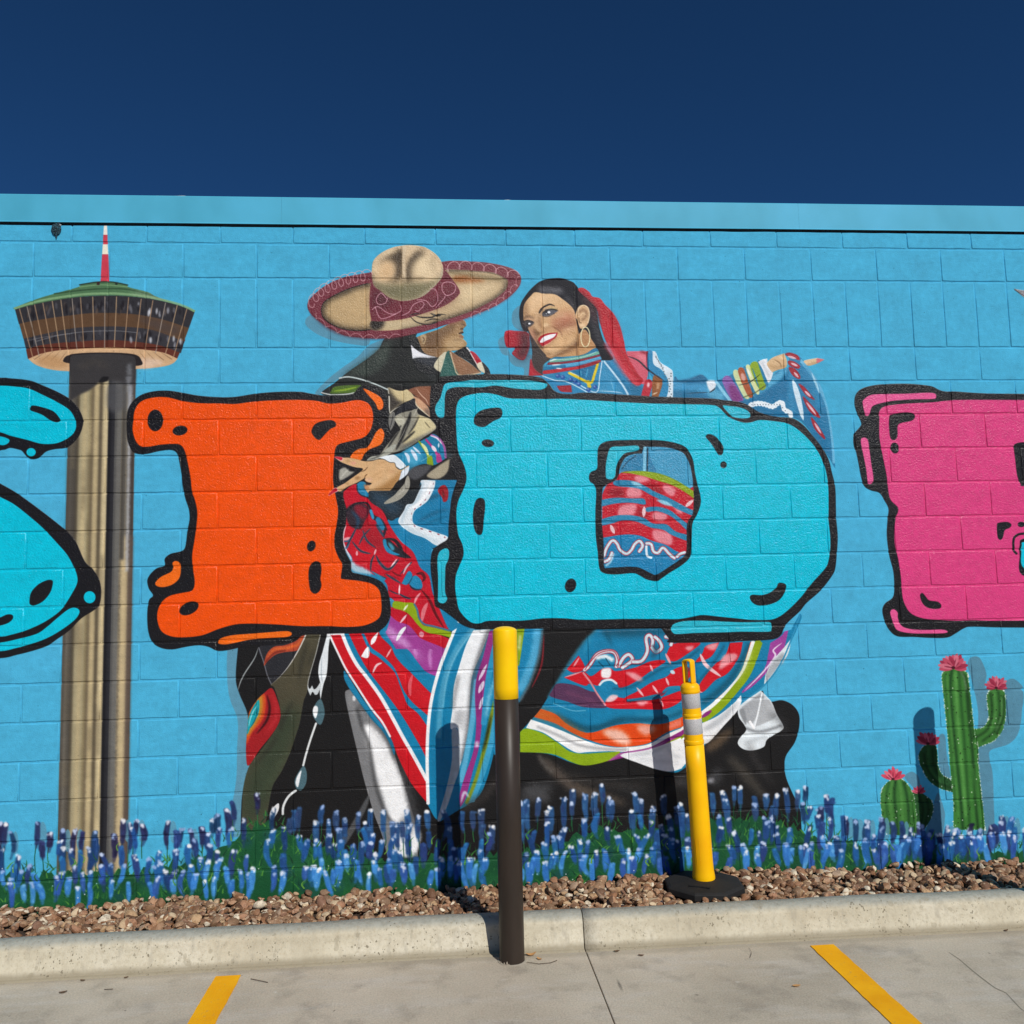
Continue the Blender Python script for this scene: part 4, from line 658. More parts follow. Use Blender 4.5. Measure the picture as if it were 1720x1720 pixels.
def paint_woman():
    t, r = T(820, 440, 5.548), T(1040, 540, 4.3)
    # flying skirt and sleeve on the right
    sk = F(r, '380,570! 400,400 440,432 520,427 590,385 640,425 760,405 1000,290 1060,375 1070,430 1140,360 1222,330 1230,230 1290,243 1330,280 1390,360 1450,450 1490,560 1520,680 1550,880 1560,1060! 1500,960 1420,850 1280,700 1000,680 860,590', '#2479a4')
    K(r, '1310,280 1390,382 1450,482 1510,640 1545,880 1552,1020', 24, '#66b2d5', clip=sk); F(r, '1080,460 1215,345 1225,500 1195,600 1290,690 1000,690 870,590 950,540', '#176f9b', soft=1.5, clip=sk); F(r, '1100,400 1215,340 1180,400 1080,470', '#54a8cc', soft=2, clip=sk); K(r, '900,560 1030,500 1130,420 1190,350', 20, '#4ea4ca', soft=2, clip=sk)
    F(r, '1290,560 1400,640 1490,800 1500,950 1420,850 1330,740', '#17719e', soft=3, clip=sk); K(r, '1250,330 1240,500 1260,650', 40, '#2c86b2', soft=3, clip=sk); K(r, '1340,330 1400,450 1460,600', 40, '#2e88b5', soft=4, clip=sk, a=.8)
    K(r, '1255,420 1290,540 1330,712', 34, '#cde3ee', tp=1); K(r, '1390,370 1430,470 1450,520', 14, '#bfe0ee', a=.7, tp=1)
    lc = '940,607 1000,592 1050,598 1110,615 1150,590 1180,590 1192,635 1235,660 1242,690'
    K(r, lc, 30, '#dce8ee'); loops(r, lc, 16, 16, 8, '#e6eff3')
    for i in range(14): O(r, 960 + 20 * i, 600 + (0 if i < 11 else (i - 10) * 22), 3.5, 3.5, '#30404c')
    F(r, '390,430 520,455 645,455 655,522 510,490 400,500', '#3f97c4', soft=2.5, a=.9); F(r, '420,425 500,412 590,385 640,425 600,445 480,440', '#1b678f', soft=1.5); K(r, '400,402 440,433 520,427 590,386 640,425', 7, '#1a5f84', a=.8); K(r, '470,520 560,515 650,512', 8, '#1c3a4b', a=.8, tp=1); F(r, '650,480 760,520 740,570 650,560', '#5fb0d0', soft=3, a=.8); F(r, '380,500 600,530 700,570 380,565', '#1b6c94', soft=3, a=.8)
    F(r, '633,430 702,432 690,482 655,502', '#dfe7ee', soft=.6); K(r, '650,515 680,495 695,480', 8, '#1f2d36', tp=1); K(r, '700,432 750,505 805,575', 22, '#86c8e4')
    F(r, '745,430 800,398 892,552 880,572 818,572', '#8a5fa8'); F(r, '790,470 830,460 890,552 880,572 818,572', '#7c3578', soft=2); F(r, '823,380 862,360 942,532 902,547', '#cbd7a2'); F(r, '858,362 902,345 967,522 930,537', '#a8522b'); K(r, '885,372 905,430', 28, '#e0b4ae', a=.8, soft=1, tp=1); F(r, '902,345 918,338 985,512 967,522', '#2b7ea4'); F(r, '915,337 952,328 1012,500 985,512', '#d9e0a4'); K(r, '922,335 950,400', 12, '#eef2e4', tp=1); F(r, '945,325 1002,298 1062,460 1010,487', '#8ba61e'); F(r, '1002,298 1022,290 1075,440 1058,458', '#1f7aa2'); K(r, '960,335 990,420 1010,480', 9, '#2a7ba2', tp=1)
    K(r, '860,460 940,440 1020,380', 7, '#1f2320', a=.8, tp=1); K(r, '895,548 980,515 1060,460', 9, '#4a4a28', a=.7)
    F(r, '1003,292! 1035,275 1070,268! 1072,310 1082,335 1112,372! 1092,430 1072,432 1035,345', '#e6e9ec'); K(r, '1030,290 1060,350 1085,400', 12, '#b9c1c8', a=.8, soft=1.5)
    h = F(r, '1068,300 1110,260 1192,230! 1212,290 1202,332 1140,352 1105,368! 1078,332', '#d6b387'); K(r, '1085,320 1140,335 1200,320', 22, '#b08a5c', a=.7, soft=2, clip=h); K(r, '1120,275 1160,300 1170,330', 9, '#8f6a44', a=.7, clip=h, tp=1); K(r, '1150,250 1190,270', 12, '#ecd0a8', a=.7, soft=1, clip=h)
    F(r, '1338,282 1430,264! 1482,275! 1432,302 1370,320 1345,305', '#dcbc94'); K(r, '1360,312 1430,295', 10, '#a5825c', a=.7, soft=1); F(r, '1430,266 1482,275! 1432,300 1425,285', '#cf6f74')
    F(r, '1195,232 1240,222 1295,246 1310,290 1250,270', '#2b7fa8')
    for s, u in (('1198,240 1230,225 1290,246 1302,280 1250,262', '1215,250 1280,268'), ('1220,285 1260,288 1306,320 1290,342 1230,317', '1240,300 1290,322'), ('1224,332 1270,342 1306,390 1300,417 1250,387', '1262,365 1295,405'), ('1295,450 1340,475 1400,547 1412,567 1350,532', '1340,500 1385,545'), ('1325,540 1380,592 1445,672 1442,697 1370,642', '1350,580 1425,675'), ('1385,690 1430,740 1485,832 1477,847 1410,772', '1410,730 1460,810')):
        F(r, s, '#9e1f2d'); K(r, u, 14, '#e7c3cb', tp=1, a=.9)
    # bodice
    F(t, '480,1080! 510,1055 700,1020 1045,930 1170,910 1290,1040 1380,1150 1500,1180 1720,1260! 1720,1310! 640,1230! 560,1120', '#2583b2')
    F(t, '780,1025 1010,960 950,1105', '#1a6f9b'); K(t, '860,1010 870,1060', 10, '#4aa6cc', a=.8, tp=1); K(t, '930,990 910,1080', 14, '#3f9dc6', a=.8, tp=1)
    F(t, '1070,960 1180,1090 1230,1210 1040,1210', '#3592bd', soft=3, a=.8); K(t, '1100,930 1200,1060 1320,1200', 26, '#15648c', a=.7, soft=2); F(t, '1330,1080 1440,1140 1420,1260 1330,1240', '#16688f', soft=3, a=.8)
    K(t, '750,1032 850,1082 955,1125 990,1050 1022,945', 24, '#e0c41e'); K(t, '930,1110 945,1170', 34, '#dcc32a', tp=0); K(t, '760,1025 850,1065', 8, '#f1efd0', a=.8)
    K(t, '500,1058 620,1102 720,1112 830,1162 925,1215', 9, '#cfe4f0'); K(t, '1062,925 1040,1060 1012,1212 880,1162 800,1100', 9, '#cfe4f0')
    for x, y in ((650, 1062), (695, 1075), (770, 1095), (812, 1115), (845, 1138), (935, 1190), (995, 1165)): O(t, x, y, 22, 20, '#1b4f9c'); O(t, x - 6, y - 6, 8, 7, '#a9c6e6', soft=.5)
    F(t, '638,1155! 772,1148! 782,1215! 680,1208', '#9c1f2e'); K(t, '1080,925 1180,1050 1255,1150 1305,1240', 18, '#bcdaeb'); K(t, '1010,1200 1180,1210 1260,1225', 7, '#bcdaeb', tp=1); K(t, '1140,1090 1170,1200', 8, '#7dbcd9', a=.7, tp=1)
    F(t, '1290,832! 1492,832! 1492,1000 1482,1080 1440,1142 1400,1060 1310,900', '#d1596c'); F(t, '1380,850 1470,870 1480,960 1400,900', '#e27988', soft=3); K(t, '1482,835 1492,990', 24, '#7c1c2a'); K(t, '1420,835 1470,850', 20, '#8f2434', soft=1.5)
    F(t, '1528,832! 1562,842 1602,932 1692,992 1722,1042 1722,1265! 1658,1265! 1682,1122 1622,1012 1540,952', '#d6e5ee'); F(t, '1490,840 1530,832 1540,950 1620,1012 1680,1122 1658,1265 1580,1265! 1540,1100 1490,1000', '#2384b3')
    for i in range(16): O(t, 1560 + 8 * i + R.uniform(-6, 6), 880 + 13 * i + (max(0, i - 9)) * 12, 7, 5, '#56646c', R.uniform(0, 90))
    for y in range(1040, 1260, 24): O(t, 1700 + R.uniform(-14, 8), y, 7, 5, '#3c4a52', R.uniform(0, 90))
    F(t, '1425,1245! 1470,1100 1532,1122 1500,1255!', '#b92637'); K(t, '1495,1120 1490,1170', 22, '#f0c8cc', soft=1, tp=1); F(t, '1525,1262! 1540,1062 1625,1108 1585,1262!', '#90552a'); K(t, '1590,1120 1575,1190', 18, '#d8b08c', soft=1.5, tp=1); K(t, '1530,1235 1580,1215', 12, '#e2cdb4', a=.8, tp=1)
    K(t, '1300,878 1400,920 1500,1012 1645,1112', 13, '#2a2730', tp=1)
    # hair, ribbon
    F(t, '290,520 300,400 350,310 420,230 500,172 600,152 705,155 800,195 852,260 940,345 1005,430 1025,560 1062,700 1112,810 1165,905 1062,915 900,890 700,760 600,500 380,640 330,640', '#232329', rough=.5)
    F(t, '470,230 560,235 690,250 680,295 560,290 480,285', '#65656b', soft=3.5, a=.8); K(t, '720,330 790,400 805,450', 30, '#4b4b52', a=.7, soft=3); K(t, '960,450 1000,620 1060,800', 40, '#4e4e52', a=.6, soft=4); K(t, '800,200 805,440', 10, '#0d0d10')
    F(t, '370,610 390,700 410,830 405,1010 430,1052! 512,1052! 512,962 595,882 560,760 450,600', '#3b3330')
    F(t, '838,262 880,240 942,280 972,322 1042,340 1092,402 1160,470 1222,580 1262,722 1282,822 1312,902 1400,1050 1442,1092 1430,1132 1400,1152 1350,1132 1280,1040 1200,922 1150,822 1090,722 1040,560 1010,440 940,362', '#b81a2a')
    F(t, '850,270 930,340 1010,430 1040,560 1000,560 900,400', '#3c2228', soft=4, a=.8); K(t, '1100,760 1180,880 1280,1030 1390,1140', 50, '#d0505c', a=.8, soft=3); K(t, '1060,430 1150,520 1220,680', 40, '#a01422', a=.8, soft=4); K(t, '1180,640 1260,850 1360,1030', 22, '#cf2f3c', a=.8, soft=2); K(t, '1240,820 1330,990 1420,1090', 12, '#8c1220', a=.8, soft=1.5)
    F(t, '158,650 270,643 372,660 385,720 385,790 345,900 300,912 250,882 222,850 252,800 168,787', '#ab1c2d'); F(t, '290,650 380,665 390,800 340,905 260,880 300,760', '#3d262c', soft=6, a=.85); K(t, '165,655 220,650', 16, '#cf3346', a=.7, soft=1.5); K(t, '250,800 300,780', 12, '#5d0f1c', soft=1)
    F(t, '398,900 430,990 500,1048 525,1055 378,1062! 385,980', '#b3202f'); F(t, '420,900 512,960 515,1040 440,1000', '#3b2c2c', soft=4, a=.8)
    # neck, ear, face
    n = F(t, '540,870 680,820 810,730 830,690 900,630 962,720 1005,800 950,842 850,872 700,884 600,900', '#bd8d5e'); K(t, '600,890 720,870 850,850 960,820', 26, '#d3a26c', a=.7, soft=2.5, clip=n); K(t, '830,740 800,790 700,840 600,872', 34, '#6b4a2e', a=.8, soft=3, clip=n); K(t, '815,740 825,800 830,870', 11, '#5b3d27', a=.8, soft=1, clip=n); F(t, '880,620 950,720 900,790 850,700', '#b07d50', soft=3, a=.7, clip=n)
    e = F(t, '812,500 840,420 890,400 935,428 947,500 932,570 900,612 862,622 845,592 830,540', '#cfa77c'); K(t, '825,490 848,428 890,404 932,432 944,500 928,570', 10, '#e8cda4', clip=e); K(t, '850,470 880,445 915,470 905,520 870,540', 16, '#7c5636', a=.8, soft=1.5, clip=e); K(t, '860,500 880,480 905,490', 12, '#e0bd90', clip=e); O(t, 878, 590, 26, 22, '#dfbd92', clip=e, soft=1); K(t, '845,520 850,560 870,570', 9, '#6d4a2f', a=.8, clip=e)
    f = F(t, '328,520 335,400 400,312 440,282 520,295 620,302 700,352 762,402 802,455 815,520 832,600 845,700 822,742 760,792 690,832 620,872 560,878 515,840 470,785 430,725 390,662 365,600 335,550', '#d6ac7c')
    F(t, '360,360 470,300 640,310 720,380 560,380 420,470 350,460', '#e3bd90', soft=6, a=.9, clip=f); F(t, '600,530 720,470 800,500 800,590 700,620 610,610', '#b06c50', soft=8, a=.9, clip=f); K(t, '620,610 740,600 830,560', 40, '#824a32', a=.75, soft=5, clip=f); F(t, '320,400 350,360 370,520 400,620 340,560', '#6e4c33', soft=5, a=.85, clip=f)
    F(t, '380,600 440,650 470,740 500,830 440,760 395,690', '#a06c50', soft=3.5, a=.85, clip=f); K(t, '430,640 440,700 475,770 520,850', 26, '#6d4a32', a=.75, soft=3, clip=f); F(t, '385,640 420,660 450,740 430,740', '#d09a80', soft=2.5, a=.7, clip=f); F(t, '430,500 470,480 490,560 470,640 430,600', '#7d5636', soft=4, a=.8, clip=f)
    K(t, '455,470 445,540 450,610 478,635', 24, '#e2bd92', a=.9, soft=2.5, clip=f); F(t, '425,610 450,640 490,650 540,610 580,605 545,640 500,660 470,690 445,680', '#5f4029', soft=2, a=.85, clip=f); O(t, 540, 588, 26, 14, '#e6c69a', soft=1.5, clip=f); K(t, '500,570 490,600 510,620', 12, '#7a5638', a=.7, soft=1.5, clip=f); F(t, '490,640 560,600 640,660 560,655', '#c79a6e', soft=3, clip=f)
    K(t, '588,598 640,625 680,660 690,700', 9, '#7a4c30', a=.85, soft=.8, clip=f, tp=1); K(t, '700,640 800,640 830,690', 30, '#dcb184', a=.6, soft=4, clip=f); K(t, '710,690 800,650 825,700', 26, '#94683f', a=.5, soft=4, clip=f); K(t, '845,690 822,742 760,792 690,832 610,874', 20, '#5a3e28', a=.8, soft=2.5, clip=f); K(t, '680,820 720,770 715,710', 12, '#a87a50', a=.6, soft=2, clip=f); F(t, '520,820 580,800 640,790 600,850 550,866', '#d8ae7e', soft=3.5, a=.8, clip=f); F(t, '530,845 600,850 560,880', '#6a4a30', soft=3, a=.7, clip=f)
    for s, w_ in (('610,520 680,500 740,510', 22), ('700,640 760,625 800,600', 20), ('460,480 455,540', 12), ('560,840 600,815 640,800', 22), ('400,340 470,320 560,330', 40), ('650,560 690,550', 14)): K(t, s, w_, '#ecc9a0', a=.55, soft=3, clip=f, tp=1)
    # eyes, brows, mouth
    K(t, '474,470 500,432 570,396 622,412', 13, '#1d1613', tp=1); F(t, '470,475 480,445 500,432 505,445 482,478', '#1d1613'); F(t, '480,480 520,440 590,425 640,450 600,492 530,512 495,505', '#a98a6c', soft=2, a=.8, clip=f); K(t, '560,430 610,430 640,445', 12, '#d9c27a', a=.8, soft=1.5)
    F(t, '505,480 540,456 600,448 652,456! 605,485 545,508 512,505', '#54545c'); O(t, 545, 475, 24, 20, '#26262c'); O(t, 566, 468, 14, 11, '#f4f4f4'); K(t, '503,478 545,450 600,442 655,456', 11, '#141214', tp=1); K(t, '510,505 560,508 620,480', 7, '#4a3a30', a=.8); O(t, 542, 482, 5, 5, '#dfe6ee')
    for x in range(530, 650, 12): K(t, f'{x},{452 - (x - 530) * .06:.0f} {x + 8},{428 + abs(x - 600) * .1:.0f}', 5, '#1a1718', tp=2)
    K(t, '320,545 350,515 390,510 430,530', 16, '#5c432f', a=.85, soft=1.2, tp=1); K(t, '345,535 385,530 425,548', 12, '#d9ad92', a=.8, soft=1.2); F(t, '320,565 350,548 400,550 428,566 395,600 350,612 330,595', '#3d383c', soft=1); O(t, 378, 575, 20, 16, '#1b1a1e'); O(t, 384, 575, 12, 9, '#f0f0f2'); K(t, '320,562 370,545 428,562', 9, '#161416', tp=1); F(t, '310,560 350,600 360,640 320,600', '#241f20', soft=2.5)
    F(t, '462,735 490,690 560,664 648,658! 632,702 580,742 512,782 485,770', '#b01d29', rough=.45); F(t, '482,745 510,702 572,677 636,668! 610,702 540,735 500,752', '#f6f5f7'); F(t, '490,765 540,742 602,715 572,752 512,780', '#bb2330'); K(t, '462,735 480,775 512,800', 14, '#4a3420', a=.85, soft=1); K(t, '520,800 580,765 640,700', 10, '#9a6c46', a=.7, soft=1.5); K(t, '500,790 580,750', 6, '#e29a94', a=.7)
    ring(t, 906, 700, 42, 92, 9, '#efe4b4')
    # collar
    c = F(t, '515,1000 570,925 625,885 760,888 900,858 1002,800 1040,865 1048,930 900,985 700,1022 520,1045', '#126f99')
    K(t, '575,925 700,912 850,892 1030,845', 26, '#6fae98', clip=c); K(t, '600,905 750,905 900,880 1010,835', 6, '#bfe0e6', a=.8, clip=c); K(t, '555,948 700,940 850,918 1040,872', 22, '#85202f', clip=c); K(t, '510,985 700,965 860,943 1045,895', 32, '#4fa4ce', clip=c); K(t, '515,985 620,985 720,972', 26, '#15719c', clip=c); K(t, '515,1030 700,1008 850,985 1048,928', 36, '#b81f2d', clip=c); K(t, '850,985 950,960 1048,928', 34, '#7c1a26', a=.8, soft=2, clip=c); K(t, '590,960 680,955', 9, '#eef2f2', tp=1); K(t, '630,990 690,995', 9, '#eef2f2', tp=1); K(t, '570,925 600,915 640,905', 10, '#dff0ec', tp=1)
def paint_cacti():
    t = T(1450, 1080, 4.3)
    def ribs(lst, m):
        for s, w, q, al in lst: K(t, s, w, q, a=al, soft=1.6, clip=m)
    def prick(P, n, m):
        x0, y0, mm = m
        for _ in range(n):
            j = R.randrange(len(P)); k = (j + 1) % len(P); u = R.random()
            x, y = P[j] * (1 - u) + P[k] * u
            a = R.uniform(0, 6.28); Z = T(0, 0, 1)
            K(Z, np.array([(x, y), (x + 1.5 * math.cos(a), y + 1.5 * math.sin(a))]), .9, '#dfe9dc')
    def dots(x0, y0, x1, y1, n, m):
        for _ in range(n):
            x, y = R.uniform(x0, x1), R.uniform(y0, y1)
            O(t, x, y, R.uniform(2.6, 4.6), R.uniform(3, 5.5), R.choice(['#16240f', '#1a2c14', '#1b2a16', '#14220e', '#c6d4ba']), clip=m)
    def flower(x, y, L, n, a0, a1, c=('#b84a60', '#9c3048', '#c96a7c')):
        for i in list(range(0, n, 2)) + list(range(1, n, 2)):
            a = math.radians(a0 + (a1 - a0) * i / (n - 1)); l = L * R.uniform(.85, 1.1)
            ex, ey = x + l * math.cos(a), y - l * math.sin(a)
            K(t, f'{x},{y} {(x + ex) / 2 + 3:.1f},{(y + ey) / 2:.1f} {ex:.1f},{ey:.1f}', L * .3, c[i % 3], tp=1); K(t, f'{x},{y} {(x * .4 + ex * .6):.1f},{(y * .4 + ey * .6):.1f}', L * .07, '#7c2438', tp=1)
        O(t, x, y - 2, L * .14, L * .1, '#4a1624')
    s = '400,830 420,765 470,728 522,740 537,800 542,880 572,950 650,1000 660,1075 610,1068 550,1048 480,1000 430,920'
    m = F(t, s, '#27502a'); ribs([('440,800 460,900 530,1000 640,1050', 14, '#173218', .9), ('500,760 510,880 560,970', 12, '#183518', .9), ('470,760 480,900 560,1010', 10, '#3f7a3c', .7)], m); dots(410, 740, 650, 1060, 26, m); prick(smooth(pts(t, s), True), 80, m); flower(468, 728, 95, 9, 10, 165, ('#b23f56', '#8f2b42', '#c75a70'))
    s = '760,640 860,612 895,570 905,530 897,450 893,380 920,340 970,328 1018,345 1032,420 1030,520 1010,622 950,702 860,742 760,770'
    m = F(t, s, '#3b7333'); ribs([('920,360 930,500 900,620 800,690', 16, '#1d3d1c', .9), ('975,340 985,480 960,620 860,710', 14, '#1d3f1d', .9), ('1015,380 1010,540 960,660', 14, '#173417', .9), ('945,360 955,500 920,630', 10, '#5f9a50', .7), ('1000,400 1000,520 960,630', 6, '#8fb884', .6)], m); dots(900, 340, 1025, 730, 34, m); prick(smooth(pts(t, s), True), 110, m); flower(960, 325, 85, 11, 0, 180)
    s = '566,250 578,205 630,184 690,186 748,212 762,270 780,420 802,620 830,760 834,900 850,1050 870,1230 880,1350! 650,1350! 650,1130 632,950 612,700 592,500 575,330'
    m = F(t, s, '#3d7834'); ribs([('640,190 630,300 640,500 670,800 700,1100 720,1350', 20, '#1d4020', .9), ('690,190 740,280 760,500 790,800 810,1100 830,1350', 20, '#1c3c1d', .9), ('690,200 705,400 730,700 750,1000 770,1350', 16, '#224a22', .8), ('590,230 610,500 640,800 670,1200', 14, '#28572a', .8), ('735,230 765,420 800,700', 12, '#1a371a', .8),
             ('605,240 625,500 655,850 690,1250', 16, '#4d8a41', .7), ('665,210 680,500 710,850 740,1250', 20, '#5f9d4e', .7), ('700,200 730,260 745,350', 8, '#9fc093', .7), ('790,900 820,1100 850,1300', 18, '#3f7a36', .7), ('840,1000 860,1200', 12, '#1d3f1d', .8)], m)
    dots(580, 200, 870, 1340, 110, m); prick(smooth(pts(t, s), True), 260, m); flower(650, 180, 105, 13, -5, 185)
    s = '345,1090 400,1075 455,1105 495,1140 507,1190 492,1262 440,1350! 340,1390!'
    m = F(t, s, '#27502a'); ribs([('400,1090 430,1200 410,1340', 16, '#173218', .9), ('460,1120 470,1220 440,1320', 14, '#173218', .9)], m); dots(380, 1090, 500, 1330, 14, m); prick(smooth(pts(t, s), True), 50, m); flower(400, 1085, 60, 6, 20, 160, ('#c2405a', '#a82e48', '#cf5a70'))
    s = '125,1110 145,1040 190,995 240,973 292,990 342,1050 370,1130 385,1250 390,1400! 165,1380! 135,1250'
    m = F(t, s, '#407736'); ribs([('235,980 225,1100 240,1250 250,1400', 18, '#1d4020', .9), ('190,1000 165,1120 180,1300', 14, '#24502a', .8), ('290,1000 320,1130 330,1300', 18, '#1d4020', .9), ('255,985 275,1100 285,1280', 14, '#5a9448', .7), ('210,1000 195,1120 210,1300', 14, '#568f47', .7), ('150,1050 148,1200', 10, '#5d9550', .5), ('350,1100 360,1300', 12, '#224a22', .8)], m)
    dots(140, 1000, 380, 1350, 40, m); prick(smooth(pts(t, s), True), 90, m); flower(215, 985, 85, 7, 20, 160, ('#cf4a60', '#b8364e', '#dd7080'))
def paint_bluebonnets():
    Z = T(0, 0, 1)
    def prof(x, P): return float(np.interp(x, P[0::2], P[1::2]))
    GT = [-900, 1475, 0, 1468, 100, 1468, 250, 1462, 330, 1440, 390, 1408, 440, 1378, 480, 1395, 560, 1432, 640, 1440, 760, 1440, 900, 1430, 1000, 1392, 1100, 1385, 1200, 1372, 1300, 1378, 1400, 1412, 1500, 1425, 1720, 1428, 2500, 1420]
    xs = np.arange(-900, 2500, 7.0)
    top = [(x, prof(x, GT) + R.uniform(-9, 9)) for x in xs]
    F(Z, np.array(top + [(2500, 1700), (-900, 1800)]), '#1c5230', sm=False)
    for _ in range(420):
        x = R.uniform(-880, 2480); y = prof(x, GT) + R.uniform(8, 90); O(Z, x, y, R.uniform(8, 20), R.uniform(6, 16), R.choice(['#16402c', '#245f38', '#1d4468', '#1a4f34', '#2b6a3c']), a=.4, soft=4)
    for _ in range(3600):   # grass blades and dabs
        x = R.uniform(-880, 2480); y = prof(x, GT) + R.uniform(-12, 95); a = R.uniform(-1, 1); l = R.uniform(5, 15)
        K(Z, np.array([(x, y), (x + a * l * .6, y - l * .6), (x + a * l * 1.3, y - l)]), R.uniform(1.2, 3.2), R.choice(['#2b6632', '#1a4028', '#3c7d35', '#56933a', '#15382a', '#2f6a3a', '#23573a']), tp=2, a=.85)
    TP = [-900, 1400, 0, 1392, 90, 1388, 240, 1384, 330, 1384, 385, 1352, 430, 1328, 480, 1360, 540, 1360, 640, 1372, 760, 1372, 800, 1366, 870, 1358, 960, 1338, 1010, 1328, 1100, 1345, 1200, 1330, 1300, 1332, 1380, 1328, 1410, 1362, 1440, 1380, 1500, 1385, 1600, 1392, 1720, 1372, 2500, 1370]
    def O_pts(x, y, rx, ry):
        q = np.linspace(0, 6.283, 8, endpoint=False); return np.stack([x + rx * np.cos(q) * R.uniform(.8, 1.2), y + ry * np.sin(q)], 1)
    def spike(x, y, h, w, lean, body, tip, stem):
        k = lambda v: x + lean * v
        if stem: K(Z, np.array([(k(h * .8), y + h * .8), (k(h * 1.2) + R.uniform(-2, 2), y + h * 1.3), (k(h * 1.5), y + h * R.uniform(1.5, 1.9))]), 1.4, R.choice(['#1f5a34', '#2c6b3a', '#174a2c']))
        c0 = body[0]; ln = h * R.uniform(.9, 1.25); L, Rr = [], []
        bend = R.gauss(0, .05) * ln
        X = lambda u: k(ln * u) + bend * math.sin(math.pi * u)
        for i in range(8):
            u = i / 7; ww = w * (.20 + .36 * math.sin(math.pi * min(1, u * .80 + .15))) * (1 - .25 * u)
            L.append((X(u) - ww * R.uniform(.86, 1.12), y + ln * u)); Rr.append((X(u) + ww * R.uniform(.86, 1.12), y + ln * u))
        cut = R.choice([6, 7, 7])
        F(Z, np.array(L + Rr[::-1]), c0, a=.55, soft=.6); m = F(Z, np.array(L[:cut] + Rr[:cut][::-1]), c0, a=R.uniform(.75, .97), soft=.5)
        for _ in range(3):
            u = R.uniform(.1, .75); o = R.uniform(-.26, .26) * w
            K(Z, np.array([(X(u) + o, y + ln * u), (X(u + .1) + o, y + ln * (u + .12)), (X(u + .22) + o, y + ln * (u + .24))]), R.uniform(2, 4.5), R.choice(body[1:]), a=.55, soft=.6, tp=1, clip=m)
        for _ in range(R.choice([4, 6, 8, 9]) if tip != body[2] else 3):
            u = abs(R.gauss(0, .085)) - .015
            F(Z, O_pts(X(max(0, u)) + R.gauss(0, .20) * w, y + ln * u, R.uniform(1.0, 2.6), R.uniform(1.2, 3.2)), tip, a=R.uniform(.5, 1), soft=.35)
    DK = [('#1f2e58', '#182446', '#2f4278', '#34305a'), ('#22386a', '#1a2d52', '#32518c', '#343362'), ('#272950', '#1e1f40', '#363b70', '#263f6c'), ('#1b385c', '#244a76', '#162a4c', '#2d5882'), ('#252346', '#322e58', '#191834', '#2a4274')]
    ST = [('#264978', '#1e3b66', '#366392', '#2e3362'), ('#2c5686', '#244974', '#40729e', '#263f72'), ('#2d466e', '#243960', '#42638c', '#3e426e')]
    MD = [('#23487e', '#1c3d72', '#30609c', '#294a82'), ('#235192', '#1c467e', '#3872b0', '#22427c'), ('#293f78', '#22346a', '#3e5e98', '#363d74'), ('#25609e', '#20558c', '#3b88ba', '#2e609a'), ('#1d3d6e', '#183262', '#305896', '#24467c')]
    LT = [('#3474c0', '#2b60aa', '#5498da', '#4082cc'), ('#3f86d0', '#3270bc', '#6cb2e8', '#3474c0'), ('#335aa6', '#2b4c92', '#4f7cc0', '#3474c0'), ('#4a94d6', '#387ec4', '#7cbeec', '#4288ce')]
    def base(x): return 1505 - .045 * (x - 300)
    for row, (st, PAL, hh, ww) in enumerate(((20, DK, 41, 10.2), (37, DK + MD, 38, 10.4), (31, MD, 38, 10.6), (25, MD + MD[3:4], 37, 10.6), (23, MD + LT, 35, 10.6), (16, LT + MD[3:4], 37, 10.4))):
        x = -890.0
        while x < 2480:
            x += st * (R.uniform(.35, 1.2) if R.random() < .75 else R.uniform(1.2, 2.4))
            t0, b0 = prof(x, TP), base(x)
            y = t0 + (b0 - t0 - 34) * (0, .20, .40, .62, .84, 1.0)[row] + R.uniform(-12, 12)
            far = row < 2 and not (330 < x < 1400)
            pal = R.choice(ST if row < 2 and 470 < x < 1340 else PAL)
            if row == 0 and far and R.random() < .6: F(Z, O_pts(x + 8, y + 18, 6, 19), '#5b93ab', a=.8)
            spike(x, y, hh * R.uniform(.7, 1.2), ww * R.uniform(.75, 1.15), R.gauss(0, .15) if row > 1 else R.uniform(-.08, .08), pal, R.choice(['#e6ebf6', '#c9d6ee', '#f4f4f4', '#9fb8e2']) if R.random() < (.9 if row == 0 else .72) else pal[2], row < 2 and R.random() < .8)
            if row > 1 and R.random() < .5:
                gx, gy = x + R.uniform(-10, 10), y + R.uniform(5, 40)
                K(Z, np.array([(gx, gy), (gx + R.uniform(-6, 6), gy - 8), (gx + R.uniform(-9, 9), gy - 16)]), R.uniform(1.4, 3), R.choice(['#3f8037', '#2b6632', '#6ba03c', '#1f5530', '#4c8f3a']), tp=2)
    for _ in range(90):
        x = R.uniform(-800, 2400); y = R.uniform(1420, 1500) - .045 * (x - 860); O(Z, x, y, 1, 1, R.choice(['#eef2f6', '#9fd0e8']))
def paint_mural():
    for f, gl in ((paint_backdrop, None), (paint_tower, .58), (paint_lower_figures, .38), (paint_torso, .36), (paint_man, .34), (paint_woman, .36), (paint_letter_s, .24), (paint_letter_i, .24),
                  (paint_letter_d, .24), (paint_hand, .38), (paint_letter_e, .24), (paint_cacti, .56), (paint_bluebonnets, .52)):
        PT.cur = gl
        f()
    # brush and roller strokes: every coat is a little uneven
    g = PT.s / 1.4
    n1 = blur(GR, 7 * g); n1 /= n1.std(); n2 = blur(GR, 2 * g); n2 /= n2.std()
    st = GR.copy(); c_ = np.cumsum(st, 1); w_ = int(26 * g); st[:, w_:] = (c_[:, w_:] - c_[:, :-w_]) / w_; st = blur(st, 1 * g); st /= st.std()
    PT.img *= (1 + .006 * n1 + .010 * n2 + .003 * st)[..., None]

